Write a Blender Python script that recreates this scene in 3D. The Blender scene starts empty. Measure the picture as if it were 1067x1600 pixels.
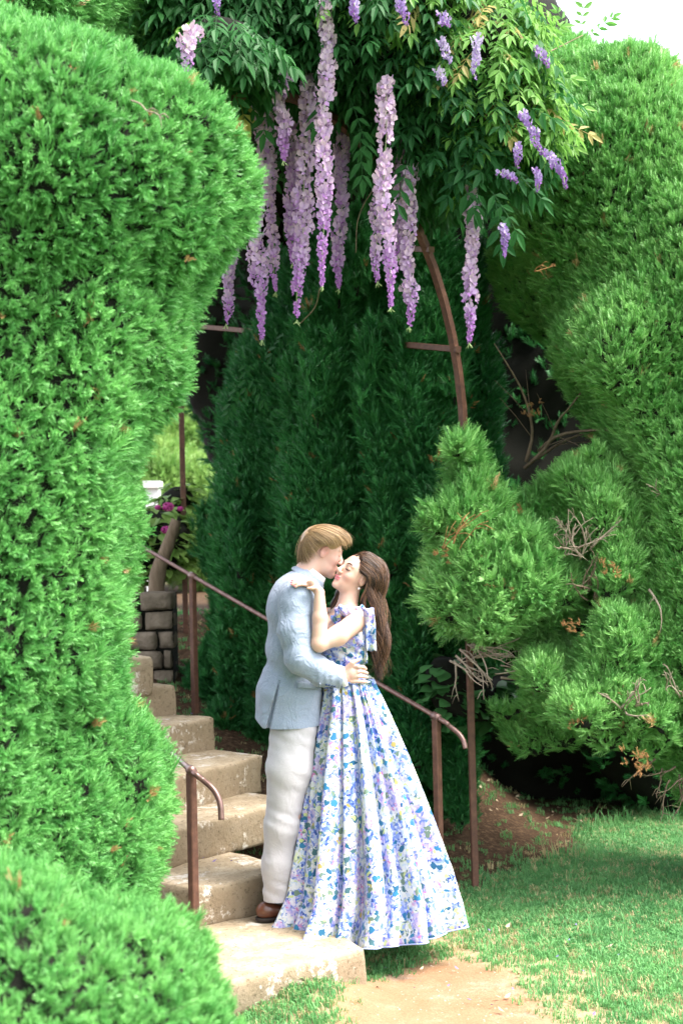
import bpy, bmesh, math, random
import numpy as np
from mathutils import Vector, Matrix, Euler, Quaternion
random.seed(7); rng = np.random.default_rng(7)
SC = bpy.context.scene
COL = SC.collection
# ------------------------------------------------------------------ camera, sky, sun, exposure
CAM_H = 1.9; FPX = 2222.0
PITCH = math.radians(1.29); ROLL = math.radians(-1.3)
cd = bpy.data.cameras.new('camera'); cam = bpy.data.objects.new('camera', cd); COL.objects.link(cam)
cd.sensor_fit = 'VERTICAL'; cd.sensor_height = 36.0; cd.lens = 50.0; cd.clip_end = 500; cd.clip_start = 0.05
CAM_M = Matrix.Rotation(math.pi/2 + PITCH, 3, 'X') @ Matrix.Rotation(ROLL, 3, 'Z')
cam.matrix_world = Matrix.Translation((0, 0, CAM_H)) @ CAM_M.to_4x4()
cd.dof.use_dof = True; cd.dof.focus_distance = 6.6; cd.dof.aperture_fstop = 3.2
SC.camera = cam
SUN_EL, SUN_AZ = math.radians(60), math.radians(108)      # azimuth clockwise from +Y
w = bpy.data.worlds.new('World'); SC.world = w; w.use_nodes = True
nt = w.node_tree; nt.nodes.clear()
sky = nt.nodes.new('ShaderNodeTexSky'); sky.sky_type = 'NISHITA'; sky.sun_disc = False
sky.sun_elevation = SUN_EL; sky.sun_rotation = SUN_AZ; sky.air_density = 1.0; sky.dust_density = 3.0; sky.ozone_density = 1.0
hs = nt.nodes.new('ShaderNodeHueSaturation'); hs.inputs['Saturation'].default_value = 0.35   # thin white overcast veil
bg = nt.nodes.new('ShaderNodeBackground'); bg.inputs['Strength'].default_value = 0.15
wo = nt.nodes.new('ShaderNodeOutputWorld')
nt.links.new(sky.outputs[0], hs.inputs['Color']); nt.links.new(hs.outputs[0], bg.inputs[0]); nt.links.new(bg.outputs[0], wo.inputs[0])
sd = bpy.data.lights.new('sun', 'SUN'); sun = bpy.data.objects.new('sun', sd); COL.objects.link(sun)
sd.energy = 1.3; sd.angle = math.radians(24); sd.color = (1.0, 0.95, 0.87)
sdir = Vector((math.sin(SUN_AZ)*math.cos(SUN_EL), math.cos(SUN_AZ)*math.cos(SUN_EL), math.sin(SUN_EL)))
sun.rotation_euler = sdir.to_track_quat('Z', 'Y').to_euler()
vs = SC.view_settings; vs.view_transform = 'Standard'; vs.look = 'None'; vs.exposure = 2.36; vs.gamma = 1.0; vs.use_curve_mapping = False
SC.display_settings.display_device = 'sRGB'
SC.cycles.max_bounces = 7; SC.cycles.diffuse_bounces = 4; SC.cycles.transmission_bounces = 4

# ------------------------------------------------------------------ helpers
def ray(px, py):
    return CAM_M @ Vector(((px-533.5)/FPX, -(py-800.0)/FPX, -1.0))
def P(px, py, Y):
    d = ray(px, py); t = Y/d.y
    return Vector((d.x*t, Y, CAM_H + d.z*t))
def PZ(px, py, z):
    d = ray(px, py); t = (z-CAM_H)/d.z
    return Vector((d.x*t, d.y*t, z))
def tag(o, label=None, cat=None, group=None, kind=None):
    if label: o['label'] = label
    if cat: o['category'] = cat
    if group: o['group'] = group
    if kind: o['kind'] = kind
    return o
def empty(name, loc, label=None, cat=None, group=None):
    o = bpy.data.objects.new(name, None); o.empty_display_size = .1; COL.objects.link(o); o.location = loc
    return tag(o, label, cat, group)
def me_from(name, V, F, mats, fm=None, smooth=True):
    me = bpy.data.meshes.new(name)
    me.from_pydata([tuple(v) for v in V] if not isinstance(V, np.ndarray) else V.tolist(), [], F if isinstance(F, list) else F.tolist())
    for m in (mats if isinstance(mats, (list, tuple)) else [mats]): me.materials.append(m)
    if fm is not None: me.polygons.foreach_set('material_index', np.asarray(fm, dtype=np.int32))
    if smooth: me.polygons.foreach_set('use_smooth', np.ones(len(me.polygons), dtype=bool))
    me.update(); return me
def link(name, me, parent=None, loc=None, local=False):
    """link mesh; verts are in world coordinates unless local"""
    o = bpy.data.objects.new(name, me); COL.objects.link(o)
    if parent is not None:
        o.parent = parent
        if not local:
            o.matrix_parent_inverse = Matrix.Translation(-Vector(parent.location))
    if loc is not None: o.location = loc
    return o
def copy_tree(o, parent=None):
    c = o.copy(); COL.objects.link(c)
    if parent is not None: c.parent = parent
    for ch in list(o.children): copy_tree(ch, c)
    return c
# numpy noise ------------------------------------------------------
def _hash(i, j, k, s):
    n = (i*73856093 ^ j*19349663 ^ k*83492791 ^ (s*2654435761 & 0x7fffffff)) & 0x7fffffff
    n = (n*1103515245 + 12345) & 0x7fffffff; n = ((n >> 13) ^ n) & 0x7fffffff
    n = (n*1664525 + 1013904223) & 0x7fffffff
    return n/0x7fffffff
def vnoise(Q, s=0):
    Q = np.asarray(Q, dtype=np.float64)
    f = np.floor(Q); t = Q-f; f = f.astype(np.int64); t = t*t*(3-2*t)
    r = 0
    for a in (0, 1):
        for b in (0, 1):
            for c in (0, 1):
                wgt = (t[..., 0] if a else 1-t[..., 0])*(t[..., 1] if b else 1-t[..., 1])*(t[..., 2] if c else 1-t[..., 2])
                r = r + wgt*_hash(f[..., 0]+a, f[..., 1]+b, f[..., 2]+c, s)
    return r*2-1
def fbm(Q, s=0, o=3):
    r = 0; a = 1.0; Q = np.asarray(Q, dtype=np.float64)
    for k in range(o): r = r + a*vnoise(Q, s+k*17); Q = Q*2.03+5.1; a *= .5
    return r
# signed distance pieces ------------------------------------------
def ell(Q, c, r, Rm=None):
    q = Q-np.asarray(c, dtype=float)
    if Rm is not None: q = q @ Rm
    r = np.asarray(r, dtype=float)
    k = np.sqrt(((q/r)**2).sum(-1)); k2 = np.sqrt(((q/(r*r))**2).sum(-1))+1e-9
    return k*(k-1)/k2
def cap(Q, a, b, ra, rb, flat=None):
    a = np.asarray(a, dtype=float); b = np.asarray(b, dtype=float); ab = b-a
    t = np.clip(((Q-a) @ ab)/(ab @ ab), 0, 1)
    d = Q-(a+t[..., None]*ab)
    if flat is not None:                     # flat = (axis vector, squash>1)
        n = np.asarray(flat[0], dtype=float); n = n/np.linalg.norm(n)
        d = d + (d @ n)[..., None]*n*(flat[1]-1)
    return np.sqrt((d*d).sum(-1)) - (ra+(rb-ra)*t)
def smin(a, b, k):
    h = np.clip(.5+.5*(b-a)/k, 0, 1)
    return b*(1-h)+a*h-k*h*(1-h)
def smax(a, b, k): return -smin(-a, -b, k)
def chain(Q, pts, rs, k=.02, flat=None):
    d = None
    for i in range(len(pts)-1):
        e = cap(Q, pts[i], pts[i+1], rs[i], rs[i+1], flat)
        d = e if d is None else smin(d, e, k)
    return d
def nets(fn, lo, hi, h):
    lo = np.asarray(lo, dtype=float); hi = np.asarray(hi, dtype=float)
    n = np.maximum(np.ceil((hi-lo)/h).astype(int)+1, 4)
    ax = [lo[i]+h*np.arange(n[i]) for i in range(3)]
    G = np.stack(np.meshgrid(*ax, indexing='ij'), -1)
    V = fn(G.reshape(-1, 3)).reshape(n)
    S = V < 0
    c = [n[0]-1, n[1]-1, n[2]-1]
    acc = np.zeros(tuple(c)+(3,)); cnt = np.zeros(c)
    def sl(o): return tuple(slice(o[i], o[i]+c[i]) for i in range(3))
    for axis in range(3):
        oth = [i for i in range(3) if i != axis]
        for p in (0, 1):
            for q in (0, 1):
                o0 = [0, 0, 0]; o0[oth[0]] = p; o0[oth[1]] = q; o1 = list(o0); o1[axis] = 1
                v0 = V[sl(o0)]; v1 = V[sl(o1)]; m = (v0 < 0) != (v1 < 0)
                t = np.where(m, v0/np.where(np.abs(v0-v1) < 1e-12, 1, v0-v1), 0)
                pos = np.zeros(tuple(c)+(3,)); pos[..., axis] = t; pos[..., oth[0]] = p; pos[..., oth[1]] = q
                acc += np.where(m[..., None], pos, 0); cnt += m
    mix = cnt > 0; idx = -np.ones(c, dtype=np.int64); idx[mix] = np.arange(mix.sum())
    ijk = np.argwhere(mix)
    VV = lo + h*(ijk + acc[mix]/cnt[mix][:, None])
    Fs = []
    for axis in range(3):
        oth = [i for i in range(3) if i != axis]
        s0 = [slice(None)]*3; s1 = [slice(None)]*3
        s0[axis] = slice(0, n[axis]-1); s1[axis] = slice(1, n[axis])
        m = S[tuple(s0)] != S[tuple(s1)]
        e = np.argwhere(m); 
        ok = (e[:, oth[0]] > 0) & (e[:, oth[1]] > 0) & (e[:, oth[0]] < n[oth[0]]-1) & (e[:, oth[1]] < n[oth[1]]-1)
        e = e[ok]
        if len(e) == 0: continue
        def cell(a, b):
            x = e.copy(); x[:, oth[0]] -= a; x[:, oth[1]] -= b
            return idx[x[:, 0], x[:, 1], x[:, 2]]
        q = np.stack([cell(0, 0), cell(1, 0), cell(1, 1), cell(0, 1)], 1)
        ins = S[e[:, 0], e[:, 1], e[:, 2]]
        flip = ins if axis != 1 else ~ins
        q[flip] = q[flip][:, ::-1]
        Fs.append(q)
    FF = np.concatenate(Fs)[:, ::-1]
    return VV, FF
def tube(pts, rs, seg=6, cap_ends=True):
    pts = [Vector(p) for p in pts]; n = len(pts)
    if not hasattr(rs, '__len__'): rs = [rs]*n
    V = []; F = []; ref = None
    for i, p in enumerate(pts):
        t = (pts[min(i+1, n-1)]-pts[max(i-1, 0)]).normalized()
        if ref is None: ref = t.orthogonal().normalized()
        ref = (ref - t*ref.dot(t)); ref = ref.normalized() if ref.length > 1e-6 else t.orthogonal().normalized()
        b = t.cross(ref)
        for k in range(seg):
            a = 2*math.pi*k/seg
            V.append(p+(ref*math.cos(a)+b*math.sin(a))*rs[i])
    for i in range(n-1):
        for k in range(seg):
            a = i*seg+k; b2 = i*seg+(k+1) % seg
            F.append((a, b2, b2+seg, a+seg))
    if cap_ends:
        F.append(tuple(range(seg-1, -1, -1))); F.append(tuple((n-1)*seg+k for k in range(seg)))
    return V, F
class MB:
    def __init__(s): s.V = []; s.F = []; s.M = []
    def add(s, V, F, m=0):
        b = len(s.V); s.V.extend([tuple(v) for v in V]); s.F.extend([tuple(i+b for i in f) for f in F]); s.M.extend([m]*len(F)); return s
    def box(s, lo, hi, m=0, R=None, c=None):
        V = [Vector((x, y, z)) for x in (lo[0], hi[0]) for y in (lo[1], hi[1]) for z in (lo[2], hi[2])]
        if R is not None: V = [R @ v for v in V]
        if c is not None: V = [v+Vector(c) for v in V]
        return s.add(V, [(0, 1, 3, 2), (4, 6, 7, 5), (0, 4, 5, 1), (2, 3, 7, 6), (0, 2, 6, 4), (1, 5, 7, 3)], m)
    def build(s, name, mats, parent=None, smooth=True):
        return link(name, me_from(name, s.V, s.F, mats, s.M, smooth), parent)
def spline(pts, n):
    """Catmull-Rom through pts, n samples"""
    A = np.array([list(p) for p in pts], dtype=float); A = np.vstack([2*A[0]-A[1], A, 2*A[-1]-A[-2]])
    out = []
    for u in np.linspace(0, len(pts)-1-1e-6, n):
        i = int(u); t = u-i; p0, p1, p2, p3 = A[i:i+4]
        out.append(.5*((2*p1)+(-p0+p2)*t+(2*p0-5*p1+4*p2-p3)*t*t+(-p0+3*p1-3*p2+p3)*t**3))
    return np.array(out)
# ------------------------------------------------------------------ materials
def new_mat(name):
    m = bpy.data.materials.new(name); m.use_nodes = True; t = m.node_tree
    b = t.nodes['Principled BSDF']; return m, t, b
def N(t, typ, **kw):
    n = t.nodes.new(typ)
    for k, v in kw.items():
        if k.startswith('i_'):
            key = k[2:]; key = int(key) if key.isdigit() else key.replace('_', ' ')
            n.inputs[key].default_value = v
        else: setattr(n, k, v)
    return n
def ramp(t, stops, interp='LINEAR'):
    r = t.nodes.new('ShaderNodeValToRGB'); r.color_ramp.interpolation = interp; e = r.color_ramp.elements
    while len(e) < len(stops): e.new(.5)
    for i, (p, c) in enumerate(stops): e[i].position = p; e[i].color = (*c, 1) if len(c) == 3 else c
    return r
def coords(t, scale=(1, 1, 1), kind='Object'):
    tc = t.nodes.new('ShaderNodeTexCoord'); mp = t.nodes.new('ShaderNodeMapping'); mp.inputs['Scale'].default_value = scale
    t.links.new(tc.outputs[kind], mp.inputs[0]); return mp.outputs[0]
def mixc(t, fac, a, b, mode='MIX'):
    m = t.nodes.new('ShaderNodeMix'); m.data_type = 'RGBA'; m.blend_type = mode
    for s, v in ((0, fac), (6, a), (7, b)):
        if hasattr(v, 'is_output'): t.links.new(v, m.inputs[s])
        else: m.inputs[s].default_value = (*v, 1) if isinstance(v, (tuple, list)) else v
    return m.outputs[2]
def noise(t, vec, scale, detail=4, rough=.55, dist=0):
    n = N(t, 'ShaderNodeTexNoise'); n.inputs['Scale'].default_value = scale; n.inputs['Detail'].default_value = detail
    n.inputs['Roughness'].default_value = rough; n.inputs['Distortion'].default_value = dist
    if vec is not None: t.links.new(vec, n.inputs['Vector'])
    return n.outputs['Fac']
def bump(t, b, h, strength=.3, dist=.01):
    n = t.nodes.new('ShaderNodeBump'); n.inputs['Strength'].default_value = strength; n.inputs['Distance'].default_value = dist
    t.links.new(h, n.inputs['Height']); t.links.new(n.outputs[0], b.inputs['Normal']); return n
def simple(name, stops, scale=8, rough=.7, detail=5, bs=.3, bd=.01, metallic=0, stretch=(1, 1, 1), spec=.3, sub=0, subr=(1, .4, .25)):
    m, t, b = new_mat(name); v = coords(t, stretch); f = noise(t, v, scale, detail, .6)
    r = ramp(t, stops); t.links.new(f, r.inputs[0]); t.links.new(r.outputs[0], b.inputs['Base Color'])
    b.inputs['Roughness'].default_value = rough; b.inputs['Metallic'].default_value = metallic
    b.inputs['Specular IOR Level'].default_value = spec
    if sub: b.inputs['Subsurface Weight'].default_value = sub; b.inputs['Subsurface Radius'].default_value = subr; b.inputs['Subsurface Scale'].default_value = .01
    if bs: bump(t, b, noise(t, v, scale*4, 4, .6), bs, bd)
    return m
def leaf_mat(name, c1, c2, odd=None, odd_at=.97, trans=.3, rough=.45, scale=1.2, spec=.35):
    """leaf colour differs from one spray to the next, with drifts of tone through the plant"""
    m, t, b = new_mat(name)
    oi = t.nodes.new('ShaderNodeObjectInfo'); geo = t.nodes.new('ShaderNodeNewGeometry')
    f = noise(t, geo.outputs['Position'], scale, 3, .6)
    ad = N(t, 'ShaderNodeMath', operation='MULTIPLY_ADD'); t.links.new(oi.outputs['Random'], ad.inputs[0]); ad.inputs[1].default_value = .55
    t.links.new(f, ad.inputs[2])
    mr = N(t, 'ShaderNodeMapRange'); mr.inputs[1].default_value = .4; mr.inputs[2].default_value = 1.15; t.links.new(ad.outputs[0], mr.inputs[0])
    c = mixc(t, mr.outputs[0], c1, c2)
    if odd is not None:
        gt = N(t, 'ShaderNodeMath', operation='GREATER_THAN'); gt.inputs[1].default_value = odd_at
        wn = N(t, 'ShaderNodeTexWhiteNoise', noise_dimensions='1D'); t.links.new(oi.outputs['Random'], wn.inputs['W'])
        t.links.new(wn.outputs['Value'], gt.inputs[0]); c = mixc(t, gt.outputs[0], c, odd)
    t.links.new(c, b.inputs['Base Color']); b.inputs['Roughness'].default_value = rough; b.inputs['Specular IOR Level'].default_value = spec
    tr = t.nodes.new('ShaderNodeBsdfTranslucent'); t.links.new(c, tr.inputs[0])
    mx = t.nodes.new('ShaderNodeMixShader'); mx.inputs[0].default_value = trans
    out = t.nodes['Material Output']; t.links.new(b.outputs[0], mx.inputs[1]); t.links.new(tr.outputs[0], mx.inputs[2]); t.links.new(mx.outputs[0], out.inputs[0])
    return m
M = {}
M['cypress'] = leaf_mat('cypress_green', (.080, .300, .065), (.230, .540, .150), (.42, .26, .11), .995)
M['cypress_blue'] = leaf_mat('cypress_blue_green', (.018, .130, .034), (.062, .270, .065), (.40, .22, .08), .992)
M['cypress_pale'] = leaf_mat('cypress_pale_green', (.11, .34, .07), (.30, .58, .17), (.52, .36, .16), .993)
M['core'] = simple('twig_core_painted_shade', [(0, (.003, .004, .002)), (1, (.011, .010, .006))], 20, .95)  # twig brown taken nearly black, painting in the shade inside foliage
M['bark'] = simple('bark', [(.2, (.11, .075, .045)), (.8, (.30, .22, .15))], 14, .9, stretch=(3, 3, .7), bs=.6, bd=.02)
M['dead'] = simple('dry_twig', [(.2, (.18, .13, .09)), (.8, (.42, .34, .26))], 30, .85)
M['deadfol'] = simple('dead_foliage', [(.2, (.20, .09, .03)), (.8, (.50, .27, .11))], 30, .85)
M['rust'] = simple('rusted_iron', [(.15, (.055, .026, .018)), (.5, (.115, .050, .030)), (.85, (.20, .095, .058))], 26, .62, metallic=.15, bs=.35, bd=.003, spec=.5)
M['railm'] = simple('handrail_iron_sky_glare', [(.2, (.11, .06, .05)), (.6, (.22, .13, .11)), (.9, (.36, .25, .21))], 30, .33, metallic=.5, bs=.2, bd=.002, spec=.6)  # iron base colour lightened for the glare of the sky
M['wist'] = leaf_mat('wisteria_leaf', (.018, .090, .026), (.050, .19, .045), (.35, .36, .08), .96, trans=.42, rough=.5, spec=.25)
M['wist_backlit'] = leaf_mat('wisteria_backlit_leaf', (.12, .33, .06), (.25, .46, .10), (.52, .42, .16), .9, trans=.5, rough=.5, spec=.3)  # lighter copy of the leaf colour, painted as if backlit
M['vine'] = simple('vine_wood', [(.2, (.12, .085, .05)), (.8, (.33, .25, .16))], 20, .9)
M['broad'] = leaf_mat('broad_leaf', (.05, .16, .045), (.10, .27, .085), None, trans=.3, rough=.35)
M['garden'] = leaf_mat('garden_green', (.12, .27, .05), (.30, .46, .12), None, trans=.4)
M['grass'] = leaf_mat('grass_blade', (.09, .27, .09), (.20, .45, .15), (.50, .42, .22), .88, trans=.35, rough=.5, scale=.9)
# ------------------------------------------------------------------ foliage sprays and scattering
SRC = bpy.data.collections.new('spray_sources')
def blade(mb, a, b, wdt, side, lift, m=0):
    """kite shaped leaf scale from a to b"""
    a = Vector(a); b = Vector(b); mid = a.lerp(b, .45); s = Vector(side).normalized()*wdt*.5; l = Vector(lift)
    mb.add([a, mid+s, b, mid-s+l*0], [(0, 1, 2), (0, 2, 3)], m)
def spray_mesh(name, mat, seed, L=.11, plumes=5):
    """a spray of scale-leaved conifer: stem, side shoots in a plane, shootlets along each"""
    r = random.Random(seed); mb = MB()
    for p in range(plumes):
        az = r.uniform(0, 2*math.pi); tilt = r.uniform(.1, .75) if p else .05
        d = Vector((math.cos(az)*math.sin(tilt), math.sin(az)*math.sin(tilt), math.cos(tilt)))
        l = L*r.uniform(.6, 1.05); sd_ = d.orthogonal().normalized(); sd_ = Quaternion(d, r.uniform(0, 6.28)) @ sd_; nn = d.cross(sd_)
        o = Vector((r.uniform(-.012, .012), r.uniform(-.012, .012), 0))
        tip = o+d*l
        blade(mb, o, tip, l*.07, sd_, (0, 0, 0))
        k = 8
        for i in range(k):
            f = .18+.72*i/(k-1); base = o+d*l*f
            for sgn in (1, -1):
                ln = l*.46*(1-.6*f)*r.uniform(.7, 1.2)
                e = base+(d*.75+sd_*sgn*.62+nn*r.uniform(-.35, .35)).normalized()*ln
                blade(mb, base, e, ln*.19, nn if r.random() < .4 else d.cross((e-base)), (0, 0, 0))
    me = me_from(name, mb.V, mb.F, mat, mb.M, False)
    o = bpy.data.objects.new(name, me); SRC.objects.link(o); return o
SPR = [spray_mesh('spray_source', M['cypress'], s) for s in (1, 2, 3)]
SPRP = [spray_mesh('spray_pale_source', M['cypress_pale'], s) for s in (4, 5, 6)]
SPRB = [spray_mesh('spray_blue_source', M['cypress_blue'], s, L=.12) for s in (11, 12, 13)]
def scatter_group(name, sources, density, smin_=.7, smax_=1.3, up=.35, nrm=1.0, rnd=.5, inset=.05, seed=0, keep=True, dens_attr=None):
    g = bpy.data.node_groups.new(name, 'GeometryNodeTree')
    g.interface.new_socket('Geometry', in_out='INPUT', socket_type='NodeSocketGeometry')
    g.interface.new_socket('Geometry', in_out='OUTPUT', socket_type='NodeSocketGeometry')
    n = g.nodes; L = g.links
    gi = n.new('NodeGroupInput'); go = n.new('NodeGroupOutput')
    dp = n.new('GeometryNodeDistributePointsOnFaces'); dp.inputs['Density'].default_value = density; dp.inputs['Seed'].default_value = seed
    if dens_attr:
        na = n.new('GeometryNodeInputNamedAttribute'); na.data_type = 'FLOAT'; na.inputs[0].default_value = dens_attr
        mm = n.new('ShaderNodeMath'); mm.operation = 'MULTIPLY'; mm.inputs[1].default_value = density
        L.new(na.outputs['Attribute'], mm.inputs[0]); L.new(mm.outputs[0], dp.inputs['Density'])
    L.new(gi.outputs[0], dp.inputs['Mesh'])
    def vscale(v, s):
        x = n.new('ShaderNodeVectorMath'); x.operation = 'SCALE'; x.inputs['Scale'].default_value = s; L.new(v, x.inputs[0]); return x.outputs[0]
    def vadd(a, b):
        x = n.new('ShaderNodeVectorMath'); x.operation = 'ADD'; L.new(a, x.inputs[0])
        if hasattr(b, 'is_output'): L.new(b, x.inputs[1])
        else: x.inputs[1].default_value = b
        return x.outputs[0]
    def rv(lo, hi, sd, typ='FLOAT_VECTOR'):
        x = n.new('FunctionNodeRandomValue'); x.data_type = typ; x.inputs['Seed'].default_value = sd
        if typ == 'FLOAT_VECTOR': x.inputs[0].default_value = lo; x.inputs[1].default_value = hi; return x.outputs[0]
        x.inputs[2].default_value = lo; x.inputs[3].default_value = hi; return x.outputs[1]
    d = vadd(vadd(vscale(dp.outputs['Normal'], nrm), rv((-rnd,)*3, (rnd,)*3, seed+3)), (0, 0, up))
    al = n.new('FunctionNodeAlignRotationToVector'); al.axis = 'Z'; L.new(d, al.inputs['Vector'])
    rr = n.new('FunctionNodeRotateRotation'); rr.rotation_space = 'LOCAL'; L.new(al.outputs[0], rr.inputs[0])
    ev = rv((0, 0, 0), (0, 0, 6.283), seed+5); L.new(ev, rr.inputs[1])
    sp = n.new('GeometryNodeSetPosition'); L.new(dp.outputs['Points'], sp.inputs['Geometry'])
    off = n.new('ShaderNodeVectorMath'); off.operation = 'SCALE'; L.new(dp.outputs['Normal'], off.inputs[0]); L.new(rv(-inset, inset*.2, seed+9, 'FLOAT'), off.inputs['Scale'])
    L.new(off.outputs[0], sp.inputs['Offset'])
    jg = n.new('GeometryNodeJoinGeometry')
    for s in sources:
        oi = n.new('GeometryNodeObjectInfo'); oi.inputs['Object'].default_value = s; oi.inputs['As Instance'].default_value = True
        L.new(oi.outputs['Geometry'], jg.inputs[0])
    ip = n.new('GeometryNodeInstanceOnPoints'); ip.inputs['Pick Instance'].default_value = True
    L.new(sp.outputs[0], ip.inputs['Points']); L.new(jg.outputs[0], ip.inputs['Instance']); L.new(rr.outputs[0], ip.inputs['Rotation'])
    L.new(rv(smin_, smax_, seed+7, 'FLOAT'), ip.inputs['Scale'])
    if keep:
        jo = n.new('GeometryNodeJoinGeometry'); L.new(ip.outputs[0], jo.inputs[0]); L.new(gi.outputs[0], jo.inputs[0]); L.new(jo.outputs[0], go.inputs[0])
    else: L.new(ip.outputs[0], go.inputs[0])
    return g
def scatter(o, **kw):
    md = o.modifiers.new('scatter', 'NODES'); md.node_group = scatter_group('scatter_'+o.name, **kw); return o
def blob_surface(blobs, h=.07, amp=.06, freq=3.0, k=.16, zsq=1.0, seed=0, cut=None, fine=.02):
    C = []
    for (px, py, Y, rx, ry, rz) in blobs:
        c = P(px, py, Y); C.append((np.array(c), (rx, ry, rz)))
    lo = np.min([c-np.array(r)-.25 for c, r in C], 0); hi = np.max([c+np.array(r)+.25 for c, r in C], 0)
    lo[2] = max(lo[2], -.3)
    def fn(Q):
        d = None
        for c, r in C:
            e = ell(Q, c, r); d = e if d is None else smin(d, e, k)
        qs = Q*np.array([1, 1, 1/zsq])*freq
        d = d - amp*fbm(qs, seed, 2)
        if fine: d = d - fine*vnoise(qs*3.7, seed+5)
        if cut is not None: d = np.maximum(d, cut(Q))
        return d
    return nets(fn, lo, hi, h)
def hedge(name, label, cat, blobs, sources, group=None, dens=1500, **kw):
    shoots = kw.pop('shoots', 0)
    sk = {k: kw.pop(k) for k in list(kw) if k in ('smin_', 'smax_', 'up', 'nrm', 'rnd', 'inset', 'seed')}
    V, F = blob_surface(blobs, **kw)
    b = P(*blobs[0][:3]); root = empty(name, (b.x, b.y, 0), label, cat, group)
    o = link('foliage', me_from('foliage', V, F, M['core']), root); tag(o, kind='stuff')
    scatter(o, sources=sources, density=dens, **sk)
    if shoots: scatter(o, sources=sources, density=shoots, smin_=.9, smax_=1.5, up=2.6, nrm=.7, rnd=.5, inset=.02, seed=sk.get('seed', 0)+50)
    return root
# ------------------------------------------------------------------ ground
def smooth01(a, b, x): t = np.clip((x-a)/(b-a), 0, 1); return t*t*(3-2*t)
def terrain(x, y):
    s = .707*(-(x-.1)+(y-6.0)); u = .707*((x-.1)+(y-6.0))
    z = np.clip(.36*(s-1.0), 0, 1.35)*(1-smooth01(1.3, 2.4, u-.75*np.maximum(s, 0)*1.0+.0))
    z = z + .02*vnoise(np.stack([x*1.3, y*1.3, x*0], -1), 3)
    z = z + .105*np.exp(-((x+.22)**2+(y-5.95)**2)/.30**2)
    z = z + smooth01(10.5, 14, y)*.5*smooth01(-.5, 2.0, x)
    return z
def ground_mesh():
    def axis(lo, hi, f0, f1, st):
        a = list(np.arange(f0, f1, st)); b = a[-1]; s = st
        while b < hi: s *= 1.35; b += s; a.append(b)
        c = a[0]; s = st
        while c > lo: s *= 1.35; c -= s; a.insert(0, c)
        return np.array(a)
    X = axis(-150, 150, -2.2, 3.4, .06); Y = axis(-80, 300, 4.6, 12.5, .06)
    gx, gy = np.meshgrid(X, Y, indexing='ij'); gz = terrain(gx, gy)
    V = np.stack([gx, gy, gz], -1).reshape(-1, 3); nx, ny = gx.shape
    i = np.arange(nx*ny).reshape(nx, ny)
    F = np.stack([i[:-1, :-1], i[1:, :-1], i[1:, 1:], i[:-1, 1:]], -1).reshape(-1, 4)
    return V, F
V, F = ground_mesh()
x, y = V[:, 0], V[:, 1]
nz = fbm(np.stack([x*1.6, y*1.6, x*0], -1), 5, 4); nf = fbm(np.stack([x*7, y*7, x*0], -1), 9, 3)
pa = PZ(690, 1600, 0)
# trodden sandy patch in the foreground and leaf litter under the hedges
sand = 1-smooth01(.75, 1.15, np.sqrt(((x-pa.x)/.40)**2+((y-pa.y-.05)/.80)**2)+.22*nz+.05*nf)
worn = 1-smooth01(.5, 1.5, np.sqrt(((x-pa.x-.35)/1.1)**2+((y-pa.y-.05)/1.35)**2)+.40*nz+.22*nf)
soil = smooth01(8.7, 9.25, y+.35*nz+.15*nf-.75*(x-.75))
soil = np.maximum(soil, smooth01(-.1, .35, .707*(-(x-.45)+(y-7.4))+.1*nf)*(x < 1.5))
far = smooth01(14, 18, np.abs(y-8))
soil = soil*(1-far)
m, t, b = new_mat('ground')
def att(t, n): a = t.nodes.new('ShaderNodeAttribute'); a.attribute_name = n; return a.outputs['Fac']
pos = t.nodes.new('ShaderNodeNewGeometry').outputs['Position']
gr = ramp(t, [(.3, (.035, .085, .025)), (.7, (.10, .17, .06))]); t.links.new(noise(t, pos, 9, 5), gr.inputs[0])
st_ = ramp(t, [(.30, (.29, .155, .08)), (.55, (.37, .215, .125)), (.72, (.45, .33, .25))]); t.links.new(noise(t, pos, 3.2, 8, .65), st_.inputs[0])
sg = ramp(t, [(.42, (.75, .75, .75)), (.6, (1.05, 1.05, 1.05))]); t.links.new(noise(t, pos, 140, 3, .7), sg.inputs[0])
sandc = mixc(t, .8, st_.outputs[0], sg.outputs[0], 'MULTIPLY')
so = ramp(t, [(.3, (.025, .015, .009)), (.55, (.075, .045, .026)), (.70, (.20, .13, .075))]); t.links.new(noise(t, pos, 38, 6, .7), so.inputs[0])
wr = ramp(t, [(.3, (.24, .19, .10)), (.7, (.46, .35, .22))]); t.links.new(noise(t, pos, 26, 6, .7), wr.inputs[0])
c = mixc(t, att(t, 'worn'), gr.outputs[0], wr.outputs[0]); c = mixc(t, att(t, 'soil'), c, so.outputs[0]); c = mixc(t, att(t, 'sand'), c, sandc)
t.links.new(c, b.inputs['Base Color']); b.inputs['Roughness'].default_value = .95; b.inputs['Specular IOR Level'].default_value = .1
bump(t, b, noise(t, pos, 60, 6, .7), .6, .015)
me = me_from('ground', V, F, m)
for nme, arr in (('sand', sand), ('worn', worn), ('soil', soil)):
    a = me.attributes.new(nme, 'FLOAT', 'POINT'); a.data.foreach_set('value', arr.astype(np.float32))
ground = link('ground', me); tag(ground, kind='structure')
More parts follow.
